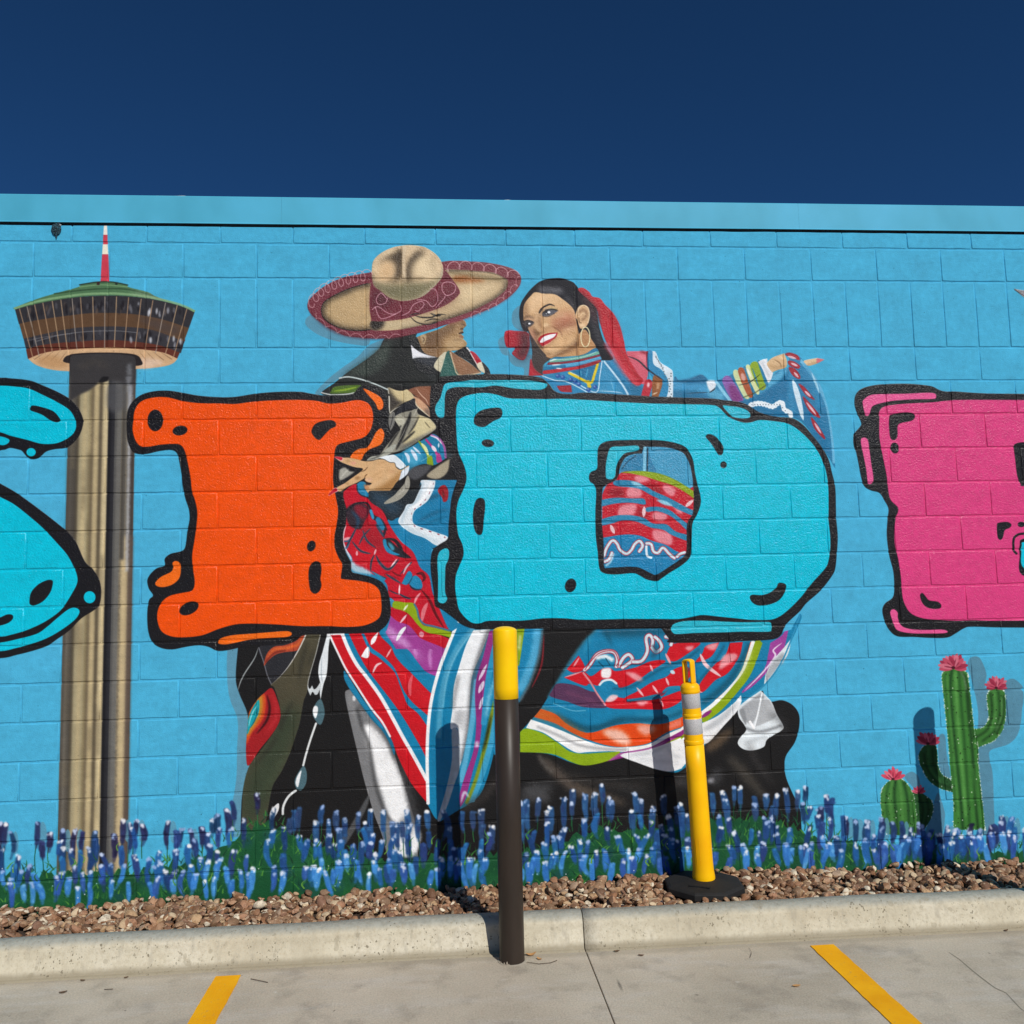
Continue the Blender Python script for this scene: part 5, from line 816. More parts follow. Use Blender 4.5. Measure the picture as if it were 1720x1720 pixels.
# ------------------------------------------------------------------ the paint sheet, laid on the wall
WX0, WX1, WZ0, WZ1, PPM = -2.2, 6.6, 0.0, 3.85, 400.0
def wall_point(P):
    """traced points -> metres on the wall face (y = 0) -> pixels of the paint sheet"""
    P = np.asarray(P, float)
    d = AF[None] + AR[None] * ((P[:, :1] - 860) / FOC) + AU[None] * ((860 - P[:, 1:2]) / FOC)
    q = np.array([CX, -CD, CZ])[None] + d * (CD / d[:, 1:2])
    return np.stack([(q[:, 0] - WX0) * PPM, (WZ1 - q[:, 2]) * PPM], 1)
PW, PH = int((WX1 - WX0) * PPM), int((WZ1 - WZ0) * PPM)
PT = Paint(PW, PH, wall_point, PPM * 0.0035)
GR = NR.normal(0, 1, (PH, PW)).astype(np.float32)
GN = blur(GR, 1); GN *= 1 / GN.std()
paint_mural()
sheet = bpy.data.images.new('mural_paint', PW, PH, alpha=True)
sheet.alpha_mode = 'CHANNEL_PACKED'
buf = np.empty((PH, PW, 4), np.float32); buf[..., :3] = np.clip(PT.img, 0, 1); buf[..., 3] = np.clip(PT.rough, 0, 1)
sheet.pixels.foreach_set(np.ascontiguousarray(buf[::-1]).ravel()); sheet.update(); sheet.pack()
del buf

# ------------------------------------------------------------------ the block wall
wall = empty('mural_wall', (0, 0, 0))
tag(wall, 'sky blue painted block wall with mural of dancing couple, tower, cactus and bubble letters', 'wall')
pm = Mat('painted_block', rough=.6)
oc = pm.coord(obj=wall)
sx = pm.n('ShaderNodeSeparateXYZ'); pm.l(oc, sx.inputs[0])
cb = pm.n('ShaderNodeCombineXYZ')
pm.l(pm.math('DIVIDE', pm.math('SUBTRACT', sx.outputs[0], WX0), WX1 - WX0), cb.inputs[0])
pm.l(pm.math('DIVIDE', pm.math('SUBTRACT', sx.outputs[2], WZ0), WZ1 - WZ0), cb.inputs[1])
im = pm.n('ShaderNodeTexImage', image=sheet, interpolation='Cubic', extension='EXTEND'); pm.l(cb.outputs[0], im.inputs[0])
n1 = pm.noise(oc, 9, 4)
c1 = pm.mix(pm.ramp(n1, [(.35, (0, 0, 0)), (.7, (1, 1, 1))]), im.outputs['Color'], im.outputs['Color'])
pits = pm.ramp(pm.noise(oc, 70, 2, .5), [(.24, (.45, .45, .45)), (.30, (1, 1, 1))])
c1 = pm.mix(1.0, im.outputs['Color'], pits, 'MULTIPLY')
pm.base(c1)
pm.l(im.outputs['Alpha'], pm.b.inputs['Roughness'])
gloss = pm.math('MULTIPLY', pm.math('SUBTRACT', .62, im.outputs['Alpha'], True), 2.6)        # 0 flat wall paint, 1 glossy enamel
pm.l(pm.math('ADD', .06, pm.math('MULTIPLY', gloss, .27)), pm.b.inputs['Specular IOR Level'])
h1 = pm.noise(oc, 150, 3, .6); h2 = pm.noise(oc, 32, 3, .6); h3 = pm.noise(oc, 420, 2, .5); h4 = pm.noise(oc, 95, 2, .5)
hh = pm.math('ADD', pm.math('ADD', pm.math('MULTIPLY', h1, 1.0), pm.math('MULTIPLY', h2, .7)), pm.math('MULTIPLY', h3, .35))
hh = pm.math('ADD', hh, pm.math('MULTIPLY', pm.math('MULTIPLY', h4, 1.7), gloss))
pm.bump(hh, .68, .0028)
PAINTED = pm.m

BL, BH, JT, DEEP = 0.4064, 0.2032, 0.008, 0.0042
_shapes = {}
def block_mesh(w, h, var):
    """one concrete block: pillowed front face, rounded arrises, sides going back into the wall"""
    key = (round(w, 4), round(h, 4), var)
    if key in _shapes: return _shapes[key]
    q = random.Random(hash(key) & 0xffff)
    V, Fs = [], []
    hw, hh_ = w / 2, h / 2
    rings = ((0.0, 0.05), (0.0, 0.0046), (0.0013, 0.0025), (0.0031, 0.0009), (0.0056, 0.0))
    n = 6
    def ringpts(ins, y):
        P = []
        X = np.linspace(-hw + ins, hw - ins, n + 1); Zs = np.linspace(-hh_ + ins, hh_ - ins, 4)
        for x in X[:-1]: P.append((x, y, Zs[0]))
        for z in Zs[:-1]: P.append((X[-1], y, z))
        for x in X[::-1][:-1]: P.append((x, y, Zs[-1]))
        for z in Zs[::-1][:-1]: P.append((X[0], y, z))
        return P
    jit = [(q.uniform(-.0016, .0016), q.uniform(-.0016, .0016)) for _ in range(2 * n + 6)]
    for ins, y in rings:
        for (x, yy, z), (jx, jz) in zip(ringpts(ins, y), jit):
            V.append((x + jx * (yy < .02), yy, z + jz * (yy < .02)))
    m = 2 * n + 6
    for r in range(len(rings) - 1):
        for k in range(m):
            j = (k + 1) % m; Fs.append((r * m + k, r * m + j, (r + 1) * m + j, (r + 1) * m + k))
    Fs.append(tuple((len(rings) - 1) * m + k for k in range(m)))
    me = mesh('block', V, Fs)
    for p in me.polygons[:-1]: p.use_smooth = True
    me.polygons[-1].use_smooth = False
    me.materials.append(PAINTED); _shapes[key] = me
    return me
XA, XB, XL, XR = -0.86, 5.26, -5.0, 10.0
rows = [(4.02, -3, .5 * 0, BL)]           # (top z or None, lower level, phase, length)
def put_block(x0, x1, z0, z1, acc):
    w, h = x1 - x0 - JT * .6, z1 - z0 - JT
    var = R.randrange(4); me = block_mesh(w, h, var)
    cx, cz, dy = (x0 + x1) / 2, (z0 + z1) / 2, R.uniform(-.0007, .0006)
    if x1 > XA and x0 < XB:
        o = link('block', me, parent=wall); o.location = (cx, dy, cz); o.rotation_euler = (R.uniform(-.0012, .0012), R.uniform(-.0012, .0012), R.uniform(-.001, .001))
    else:
        acc.append((me, cx, dy, cz))
spare = []
def course(z0, z1, phase, L):
    k = math.floor((XL - phase * BL) / L)
    x = k * L + phase * BL
    while x < XR:
        put_block(x, x + L, z0, z1, spare); x += L
lev = lambda l: Z0 - l * BH
course(lev(-3), 3.834, 0, BL)
course(lev(-2), lev(-3), .5, BL)
course(lev(0), lev(-2), 0, BL / 2)
for l in range(15):
    course(lev(l + 1), lev(l), 0 if l % 2 == 0 else .5115, BL)
V, Fs = [], []
for me, cx, cy, cz in spare:
    b = len(V); V += [(v.co.x + cx, v.co.y + cy, v.co.z + cz) for v in me.vertices]; Fs += [tuple(i + b for i in p.vertices) for p in me.polygons]
br = mesh('block_run', V, Fs)
for p in br.polygons: p.use_smooth = len(p.vertices) == 4
o = link('block_run', br, PAINTED, wall); o['kind'] = 'stuff'
link('mortar', box_mesh('mortar', (XL, DEEP, -.3), (XR, .045, 3.824)), PAINTED, wall)
link('wall_core', box_mesh('wall_core', (XL, .0455, -.3), (XR, .2, 3.97)), Mat('raw_block', lin('#8d8a83'), .9).m, wall)
# sheet metal coping with a drip edge
cm = Mat('coping_paint', lin('#52b0cf'), .55, spec=.2)
v = cm.coord(obj=wall); nn = cm.noise(cm.coord(obj=wall, scale=(1, 1, .6)), 2.2, 3)
cm.base(cm.ramp(nn, [(.3, lin('#469fba')), (.5, lin('#4facca')), (.72, lin('#55b5d8'))]))
cm.bump(cm.math('ADD', cm.noise(v, 3.0, 2), cm.math('MULTIPLY', cm.noise(v, 160, 2), .03)), .6, .006)
prof = [(.21, 3.975), (.21, 4.004), (-.004, 4.006), (-.008, 4.001), (-.008, 3.850), (-.0125, 3.843), (-.012, 3.8412), (-.0065, 3.847), (-.0055, 3.985)]
xs = [XL, -2.3, .75, 3.8, 6.85, XR]
for a, b in zip(xs[:-1], xs[1:]):
    n = 24; V, Fs = [], []
    X = np.linspace(a + (.0003 if a > XL else 0), b - (.0003 if b < XR else 0), n)
    for x in X:
        w = .0012 * math.sin(x * 2.1) + .0008 * math.sin(x * 5.3 + 1)
        V += [(x, y + w * (y < .1), z + w * .7) for y, z in prof]
    m = len(prof)
    for i in range(n - 1):
        for k in range(m):
            j = (k + 1) % m; Fs.append((i * m + k, i * m + j, (i + 1) * m + j, (i + 1) * m + k))
    link('metal_coping', mesh('metal_coping', V, Fs), cm.m, wall)
# ragged edge of white roof membrane showing along the top
wm = Mat('roof_membrane', (.7, .7, .68), .8)
V, Fs = [], []
for i in range(300):
    x = XL + i * .05; h = max(0.0, R.gauss(-.002, .002)) + (.0025 if .0 < x < .25 else 0)
    V += [(x, -.001, 4.002), (x, .001, 4.0062 + h), (x, .016, 4.0062 + h), (x, .018, 4.002)]
for i in range(299):
    for k in range(3): Fs.append((i * 4 + k, i * 4 + k + 1, i * 4 + 5 + k, i * 4 + 4 + k))
link('roof_membrane', mesh('roof_membrane', V, Fs), wm.m, wall)
# old pipe hole, stuffed and dripping
hp = at_y(95, 386, 0.0)
dk = Mat('pipe_filler', lin('#173038'), .9); q = dk.noise(dk.coord(), 120, 3); dk.base(dk.ramp(q, [(.4, lin('#0d1a20')), (.6, lin('#2d5563'))])); dk.bump(q, 1, .01)
bm = bmesh.new(); bmesh.ops.create_icosphere(bm, subdivisions=3, radius=1)
for p in bm.verts:
    f = 1 + .16 * math.sin(p.co.x * 9 + 1) * math.sin(p.co.z * 8) + R.uniform(-.08, .08)
    p.co = Vector((p.co.x * .026 * f, p.co.y * .014 * f, p.co.z * .034 * f))
for _ in range(1):
    bmesh.ops.create_cone(bm, cap_ends=True, segments=7, radius1=.002, radius2=.009, depth=.03, matrix=Matrix.Translation((.002, -.002, -.042)))
o = link('pipe_hole', from_bm('pipe_hole', bm), dk.m, wall); o.location = (hp[0], -.004, hp[2] + .003)
ch = Mat('bare_plaster', (.62, .64, .62), .9)
o = link('plaster_chip', mesh('plaster_chip', [(-.004, 0, .006), (.010, 0, .004), (.022, 0, -.010), (.014, 0, -.012), (.003, 0, -.003), (-.004, -.004, .005), (.010, -.004, .003), (.021, -.004, -.010), (.014, -.004, -.011), (.003, -.004, -.003)],
     [(5, 6, 7, 8, 9), (0, 1, 6, 5), (1, 2, 7, 6), (2, 3, 8, 7), (3, 4, 9, 8), (4, 0, 5, 9)]), ch.m, wall); o.location = (hp[0] + .006, .0005, hp[2] + .036)

# ------------------------------------------------------------------ ground, parking lot, kerb
KY, KS = -0.415, -0.017                       # back of the kerb at x = 1.2, and its slight angle to the wall
def kerb_bow(x): return -.013 * max(0.0, 1.6 - x) ** 1.4 if x > -3 else -.11
def kerb_y(x): return KY + KS * (x - 1.2) + kerb_bow(x)
gm = Mat('dry_soil', lin('#7d7160'), .95); gm.base(gm.ramp(gm.noise(gm.coord(), 3, 6), [(.3, lin('#6d6250')), (.7, lin('#8f8470'))]))
g = link('ground', mesh('ground', [(-900, -900, -.06), (900, -900, -.06), (900, 900, -.06), (-900, 900, -.06)], [(0, 1, 2, 3)]), gm.m); tag(g, kind='structure')

cn = Mat('lot_concrete', rough=.85)
v = cn.coord(); vb = cn.coord(scale=(60, 2.0, 1))
a = cn.noise(v, 1.1, 6, .62); b = cn.noise(v, 6, 5, .6); c = cn.noise(v, 120, 3, .6); d = cn.noise(cn.coord(scale=(1, 3.5, 1)), 2.4, 5, .65)
col = cn.ramp(a, [(.28, lin('#9f9584')), (.48, lin('#b8ad9a')), (.70, lin('#c8bdaa'))])
col = cn.mix(cn.ramp(d, [(.50, (0, 0, 0)), (.72, (.75, .75, .75))]), col, lin('#c3bcb0'))
col = cn.mix(cn.ramp(b, [(.52, (0, 0, 0)), (.75, (.55, .55, .55))]), col, lin('#7f776b'))
col = cn.mix(1.0, col, cn.ramp(c, [(.30, (.80, .80, .80)), (.62, (1.06, 1.06, 1.06))]), 'MULTIPLY')
spk = cn.ramp(cn.noise(v, 300, 1, .5), [(.70, (0, 0, 0)), (.78, (.5, .5, .5))]); col = cn.mix(spk, col, lin('#5d564c'))
spot = cn.ramp(cn.noise(v, 14, 2, .5), [(.70, (0, 0, 0)), (.76, (.5, .5, .5))]); col = cn.mix(spot, col, lin('#d0cbc0'))
dkp = cn.ramp(cn.noise(v, 17, 2, .5), [(.235, (.65, .65, .65)), (.265, (0, 0, 0))]); col = cn.mix(dkp, col, lin('#4a443c'))
sy = cn.n('ShaderNodeSeparateXYZ'); cn.l(v, sy.inputs[0])
gut = cn.math('ADD', cn.math('ADD', sy.outputs[1], .60), cn.math('MULTIPLY', sy.outputs[0], .017))
gut = cn.math('ADD', gut, cn.math('MULTIPLY', cn.math('SUBTRACT', a, .5), .10))
grime = cn.ramp(gut, [(.0, (0, 0, 0)), (.03, (.42, .42, .42))]); col = cn.mix(grime, col, lin('#8d8574'))
smp = cn.n('ShaderNodeMapping'); sp_ = at_z(1041, 1655, 0); smp.inputs['Location'].default_value = (-float(sp_[0]) / .010, -float(sp_[1]) / .07, 0); smp.inputs['Scale'].default_value = (100, 1 / .07, 0); cn.l(v, smp.inputs[0])
sl_ = cn.n('ShaderNodeVectorMath', operation='LENGTH'); cn.l(smp.outputs[0], sl_.inputs[0])
col = cn.mix(cn.math('MULTIPLY', cn.ramp(sl_.outputs['Value'], [(.3, (.75, .75, .75)), (1, (0, 0, 0))]), cn.ramp(cn.noise(v, 160, 2), [(.3, (.4, .4, .4)), (.6, (1, 1, 1))])), col, lin('#3f3c36'))
cn.base(col)
cn.bump(cn.math('ADD', cn.math('ADD', c, cn.math('MULTIPLY', cn.noise(vb, 6, 2), .5)), cn.math('MULTIPLY', b, 1.2)), .5, .0025)

lot = empty('parking_lot'); tag(lot, kind='structure')
j0, j1 = at_z(976, 1592, 0), at_z(1040, 1720, 0)
JX = float((j0[0] + j1[0]) / 2)
def slab(x0, x1, y0, y1):
    return link('concrete_slab', box_mesh('concrete_slab', (x0, y0, -.12), (x1, y1, 0), .004), cn.m, lot)
edges = [-18, JX - 5.9, JX, JX + 5.9, 24]
for xa, xb in zip(edges[:-1], edges[1:]):
    for ya, yb in ((-5.6, -.30),):
        slab(xa + .0019, xb - .0019, ya + .0019, yb - .0019)
jm = Mat('joint_dirt', lin('#2b2620'), 1)
link('joint_filler', box_mesh('joint_filler', (-18, -5.59, -.11), (24, -.31, -.012)), jm.m, lot)

ck = [at_z(px, py, 0) for px, py in ((1594, 1600), (1612, 1612), (1634, 1631), (1653, 1646), (1672, 1660), (1690, 1668), (1712, 1692), (1740, 1715))]
V, Fs = [], []
for i, p in enumerate(ck):
    w = .0012 if i in (0, 7) else R.uniform(.0016, .0034)
    V += [(p[0] - w, p[1] - w, .0012), (p[0] + w, p[1] + w, .0012)]
Fs = [(2 * i, 2 * i + 1, 2 * i + 3, 2 * i + 2) for i in range(len(ck) - 1)]
link('crack', mesh('crack', V, Fs), Mat('crack_dirt', lin('#8c8475'), 1).m, lot)

am = Mat('added_asphalt', rough=.9); v = am.coord(); am.base(am.ramp(am.noise(v, 140, 4, .7), [(.3, (.03, .03, .031)), (.7, (.085, .083, .08))])); am.bump(am.noise(v, 160, 3), .6, .004)
tag(link('added_dark_aisle', box_mesh('added_dark_aisle', (-60, -40, -.13), (70, -5.604, -.006)), am.m), kind='structure')  # unseen dark aisle added behind the camera to weaken ground bounce on the wall

kerb = empty('kerb', (1.2, KY, 0)); kerb.rotation_euler = (0, 0, math.atan(KS)); tag(kerb, kind='structure')
km = Mat('kerb_concrete', rough=.85)
v = km.coord(obj=kerb); s3 = km.n('ShaderNodeSeparateXYZ'); km.l(v, s3.inputs[0])
a = km.noise(v, 3, 5, .6); b = km.noise(v, 40, 4, .6); c = km.noise(v, 130, 3)
fc = km.ramp(a, [(.3, lin('#b7ad95')), (.5, lin('#c8bfa7')), (.7, lin('#d2cab5'))])
fc = km.mix(km.ramp(b, [(.35, (.5, .5, .5)), (.55, (0, 0, 0))]), fc, lin('#b3a88f'))
fc = km.mix(km.ramp(km.noise(km.coord(obj=kerb, scale=(9, 9, 1.2)), 4, 4), [(.55, (0, 0, 0)), (.7, (.4, .4, .4))]), fc, lin('#9b9483'))
zz = km.math('ADD', s3.outputs[2], km.math('MULTIPLY', km.math('SUBTRACT', km.noise(v, 7, 5, .65), .5), .022))
fc = km.mix(km.ramp(zz, [(.118, (0, 0, 0)), (.142, (.9, .9, .9))]), fc, km.ramp(b, [(.3, lin('#86877e')), (.6, lin('#9b9c92'))]))
fc = km.mix(km.ramp(zz, [(.012, (.75, .75, .75)), (.034, (0, 0, 0))]), fc, lin('#8d826b'))
pv = km.n('ShaderNodeTexVoronoi', Scale=95.0); km.l(km.coord(obj=kerb, scale=(1, 1, .8)), pv.inputs['Vector'])
rnd = km.ramp(km.noise(v, 5, 2), [(.42, (0, 0, 0)), (.6, (1, 1, 1))])
hole = km.math('MULTIPLY', km.math('LESS_THAN', pv.outputs['Distance'], km.math('MULTIPLY', km.math('POWER', km.noise(v, 60, 0), 3.4), 1.15)), rnd)
fc = km.mix(km.math('MULTIPLY', hole, .75), fc, lin('#6a614c'))
pv2 = km.n('ShaderNodeTexVoronoi', Scale=22.0); km.l(v, pv2.inputs['Vector'])
big = km.math('LESS_THAN', pv2.outputs['Distance'], km.math('MULTIPLY', km.math('POWER', km.noise(v, 17, 0), 4.0), 1.1))
fc = km.mix(km.math('MULTIPLY', big, .35), fc, lin('#8a8069'))
fc = km.mix(km.ramp(km.noise(v, 75, 3, .6), [(.32, (.4, .4, .4)), (.44, (0, 0, 0))]), fc, lin('#a3967b'))
km.base(fc)
km.bump(km.math('SUBTRACT', km.math('ADD', c, b), km.math('MULTIPLY', hole, 2.5)), .5, .003)
def kerb_profile():
    P = [(.0, -.12), (.0, .146), (-.004, .15)]
    for k in range(9):
        t = math.pi / 2 * k / 8; P.append((-.040 - .052 * math.sin(t), .098 + .052 * math.cos(t)))
    P += [(-.118, .006), (-.128, .0035), (-.150, .0030), (-.150, -.12)]
    return P
def kerb_section(x0, x1):
    P = kerb_profile(); X = np.linspace(x0, x1, max(3, int((x1 - x0) / .08))); V, Fs = [], []; m = len(P)
    for x in X:
        wv = .0022 * math.sin(x * 3.3) + .0015 * math.sin(x * 8.1)
        kb = kerb_bow(x + 1.2)
        V += [(x, y + kb + wv * (z > -.1), z + wv * .6 * (z > .05)) for y, z in P]
    for i in range(len(X) - 1):
        for k in range(m):
            j = (k + 1) % m; Fs.append((i * m + k, i * m + j, (i + 1) * m + j, (i + 1) * m + k))
    Fs += [tuple(range(m)), tuple(range((len(X) - 1) * m, len(X) * m))[::-1]]
    bm = bmesh.new(); me = mesh('kerb_section', V, Fs); bm.from_mesh(me); bmesh.ops.recalc_face_normals(bm, faces=bm.faces); bm.to_mesh(me); bm.free()
    for p in me.polygons: p.use_smooth = len(p.vertices) == 4
    return link('kerb_section', me, km.m, kerb)
KX = JX - 1.2
kerb_section(-16, KX - 3.05 - .002); kerb_section(KX - 3.05 + .002, KX - .0025); kerb_section(KX + .0025, KX + 3.05 - .002); kerb_section(KX + 3.05 + .002, 16)

# parking stripes
ym = Mat('stripe_paint', lin('#e3a41b'), .8, spec=.15)
v = ym.coord('Object'); n = ym.noise(v, 45, 5, .65)
ym.base(ym.mix(ym.ramp(n, [(.60, (0, 0, 0)), (.74, (.55, .55, .55))]), ym.ramp(ym.noise(v, 6, 3), [(.3, lin('#e79f08')), (.7, lin('#f4b414'))]), lin('#9a8a66')))
ym.bump(ym.noise(v, 150, 3), .5, .002)
def stripe(xc, w, y1, label):
    X = []; ys = np.linspace(y1, y1 - 5.2, 120); V = []
    for i, y in enumerate(ys):
        e = .0018
        V += [(-w / 2 + R.uniform(-e, e), y, .004), (w / 2 + R.uniform(-e, e), y, .004)]
    V += [(p[0], p[1], .0005) for p in V]
    n = len(ys); Fs = [(2 * i, 2 * i + 1, 2 * i + 3, 2 * i + 2) for i in range(n - 1)]
    o_ = 2 * n
    for i in range(n - 1): Fs += [(2 * i, 2 * i + 2, o_ + 2 * i + 2, o_ + 2 * i), (2 * i + 3, 2 * i + 1, o_ + 2 * i + 1, o_ + 2 * i + 3)]
    Fs.append((0, o_, o_ + 1, 1))
    bm = bmesh.new(); me = mesh('parking_stripe', V, Fs); bm.from_mesh(me); bmesh.ops.recalc_face_normals(bm, faces=bm.faces); bm.to_mesh(me); bm.free()
    o = link('parking_stripe', me, ym.m); o.location = (xc, 0, 0); tag(o, label, 'parking stripe', 'yellow stripes of the parking bays')
    return o
for (pa, pb), lb in ((((362, 1640), (405, 1637)), 'yellow painted bay stripe on the concrete below the orange letter I, left of the bollard'),
                     (((1361, 1588), (1400, 1586)), 'yellow painted bay stripe on the concrete right of the bollard, running towards the corner')):
    A, B = at_z(*pa, .004), at_z(*pb, .004)
    stripe(float((A[0] + B[0]) / 2), float(B[0] - A[0]), float((A[1] + B[1]) / 2), lb)

# ------------------------------------------------------------------ river gravel between kerb and wall
gv = Mat('river_stone', rough=.7)
ge = gv.n('ShaderNodeNewGeometry'); v = gv.coord('Object')
ri = ge.outputs['Random Per Island']
cs = ['#6b4a32', '#a3785a', '#7c5a40', '#b8966f', '#8a6142', '#976d4e', '#cbb492', '#6f523c', '#ad8666', '#9b7a5c', '#84604a', '#bfa27e', '#dccfb6', '#8f6748', '#a38a72', '#86694f']
rp = gv.n('ShaderNodeValToRGB'); rp.color_ramp.interpolation = 'CONSTANT'; e = rp.color_ramp.elements
while len(e) < len(cs): e.new(.5)
for k, c_ in enumerate(cs): e[k].position = k / len(cs); e[k].color = (*lin(c_), 1)
gv.l(ri, rp.inputs[0]); col = rp.outputs[0]
col = gv.mix(gv.ramp(gv.noise(v, 45, 5, .7), [(.48, (0, 0, 0)), (.66, (.6, .6, .6))]), col, lin('#5f4029'))
col = gv.mix(gv.ramp(gv.noise(v, 70, 4, .65), [(.58, (0, 0, 0)), (.68, (.6, .6, .6))]), col, lin('#cdb99a'))
gv.base(col); gv.bump(gv.noise(v, 160, 4, .65), .6, .003)
def stone_shapes(k):
    out = []
    for s in range(k):
        q = random.Random(100 + s); bm = bmesh.new(); bmesh.ops.create_icosphere(bm, subdivisions=2, radius=1)
        pl = [(Vector((q.gauss(0, 1), q.gauss(0, 1), q.gauss(0, 1))).normalized(), q.uniform(.55, .92)) for _ in range(q.randint(5, 10))]
        for p in bm.verts:
            for nrm, dd in pl:
                t = p.co.dot(nrm)
                if t > dd: p.co -= nrm * (t - dd) * .92
            p.co *= 1 + q.uniform(-.035, .035)
        out.append((np.array([tuple(p.co) for p in bm.verts]), np.array([[x.index for x in f.verts] for f in bm.faces]))); bm.free()
    return out
shapes = stone_shapes(14)
VV, FF, SM, nv = [], [], [], 0
def add_stone(x, y, z, r):
    global nv
    P, Fa = shapes[R.randrange(len(shapes))]
    s = np.array([r * R.uniform(.9, 1.35), r * R.uniform(.75, 1.05), r * R.uniform(.45, .75)])
    e = Matrix.Rotation(R.uniform(0, 6.28), 3, 'Z') @ Matrix.Rotation(R.gauss(0, .45), 3, 'X') @ Matrix.Rotation(R.gauss(0, .45), 3, 'Y')
    Q = (P * s) @ np.array(e).T + np.array([x, y, z]); VV.append(Q); FF.append(Fa + nv); nv += len(P)
bx0, bx1 = -2.6, 7.2
DPX, DPY = 2.985, -0.215                       # the delineator stands here: no stones through its base
def mound(x, y): return .128 + .010 * math.sin(x * 2.3 + 1) + .007 * math.sin(x * 6.1) + .022 * ((y + .41) / .41)
for layer, (cnt, dz, rr) in enumerate(((2000, -.030, (.022, .034)), (3200, -.010, (.017, .031)), (1500, .006, (.013, .026)))):
    for _ in range(cnt):
        x = R.uniform(bx0, bx1); y = R.uniform(kerb_y(x) + .012, -.012)
        r = R.uniform(*rr) * R.choice([.5, .65, .8, .95, 1, 1.1, 1.3])
        near = math.hypot(x - DPX, y - DPY)
        if near < .222: continue
        lim = kerb_y(x) + .004 + r
        y = min(max(y, lim), -.004 - r * .8)
        add_stone(x, y, mound(x, y) + dz + R.uniform(-.006, .006), r)
for _ in range(60):
    a = R.uniform(0, 6.28); add_stone(DPX + .232 * math.cos(a), max(min(DPY + .232 * math.sin(a), -.03), kerb_y(DPX) + .03), .138 + R.uniform(-.01, .012), R.uniform(.012, .022))
Vn, Fn = np.vstack(VV), np.vstack(FF)
me = bpy.data.meshes.new('gravel'); me.vertices.add(len(Vn)); me.vertices.foreach_set('co', Vn.astype(np.float32).ravel())
me.loops.add(Fn.size); me.loops.foreach_set('vertex_index', Fn.astype(np.int32).ravel())
me.polygons.add(len(Fn)); me.polygons.foreach_set('loop_start', np.arange(0, Fn.size, 3, dtype=np.int32)); me.update(calc_edges=True); me.validate()
me.polygons.foreach_set('use_smooth', np.ones(len(Fn), bool))
try: me.set_sharp_from_angle(angle=math.radians(28))
except Exception: pass
o = link('gravel', me, gv.m); tag(o, 'brown river stones filling the bed between kerb and painted wall', 'gravel', kind='stuff')
sm = Mat('bed_soil', lin('#3b2d21'), 1)
o = link('planting_bed', box_mesh('planting_bed', (-8, -.46, -.1), (12, -.002, .105)), sm.m); tag(o, kind='structure')

# ------------------------------------------------------------------ bollards
bb = Mat('brown_sleeve', lin('#3d342d'), .42, spec=.28); v = bb.coord()
bb.base(bb.ramp(bb.noise(bb.coord(scale=(1, 1, .3)), 14, 4), [(.3, lin('#2f2721')), (.7, lin('#382f28'))])); bb.bump(bb.noise(v, 300, 2), .15, .0006)
yy = Mat('yellow_sleeve', lin('#f7c400'), .45, spec=.22); v = yy.coord()
yy.base(yy.ramp(yy.noise(v, 9, 4), [(.3, lin('#f7c200')), (.7, lin('#fdce00'))])); yy.bump(yy.noise(v, 220, 2), .12, .0006)
wt = Mat('caulk_scrap', lin('#b9ac9a'), .9)
BR, BT = .0585, 3.12 - 1.566
def bollard(x, y, label):
    t = empty('bollard', (x, y, 0)); tag(t, label, 'bollard', 'brown and yellow bollards along the kerb')
    zj = BT - .345
    o = link('post_sleeve', lathe_mesh('post_sleeve', [(BR, -.05), (BR, .002), (BR, zj - .6), (BR, zj - .001), (BR - .004, zj)], 56), bb.m, t, True)
    R1 = BR + .0006; cap = [(R1 - .002, zj), (R1, zj + .001)] + [(R1, zj + .05 * k) for k in (1, 3, 5)] + [(R1, BT - .026), (R1 - .0006, BT - .0245)]
    cap += [(R1 * math.cos(math.radians(a)) , BT - .0235 + .0235 * math.sin(math.radians(a)) ** 1.05) for a in (8, 18, 30, 42, 54, 66, 78, 86)]
    link('yellow_cap', lathe_mesh('yellow_cap', cap, 56), yy.m, t, True)
    link('seal_ring', lathe_mesh('seal_ring', [(BR + .010, .0005), (BR + .009, .0025), (BR + .001, .0035), (BR + .0005, .002)], 40), cn.m, t)
    return t
B1 = at_z(862, 1622, 0)
bollard(float(B1[0]), float(B1[1]) + BR, 'tall dark brown bollard with yellow domed top standing in front of the kerb')
b0 = bpy.data.objects['bollard']
V, Fs = [], []
for k, (a0, h) in enumerate(((-2.25, .012), (-2.02, .019), (-1.90, .009), (-2.6, .010))):
    for i, (da, z) in enumerate(((-.07, 0), (.07, 0), (.02, h), (-.045, h * .6))):
        r = BR + .003 + .004 * (z > 0); V.append((r * math.cos(a0 + da), r * math.sin(a0 + da), z + .002))
    V += [(v_[0] * 1.02, v_[1] * 1.02, v_[2]) for v_ in V[-4:]]
    s = 8 * k; Fs += [(s, s + 1, s + 2, s + 3), (s + 7, s + 6, s + 5, s + 4), (s, s + 4, s + 5, s + 1), (s + 1, s + 5, s + 6, s + 2), (s + 2, s + 6, s + 7, s + 3), (s + 3, s + 7, s + 4, s)]
link('torn_sleeve_edge', mesh('torn_sleeve_edge', V, Fs), wt.m, b0)
S3 = at_y(1551, 1199, 0); tt = (BT - .003 - float(S3[2])) / (SUN.z / -SUN.y)
bollard(float(S3[0]) + SUN.x / -SUN.y * tt, -tt, 'second brown bollard with yellow top, just beyond the right edge of the picture')

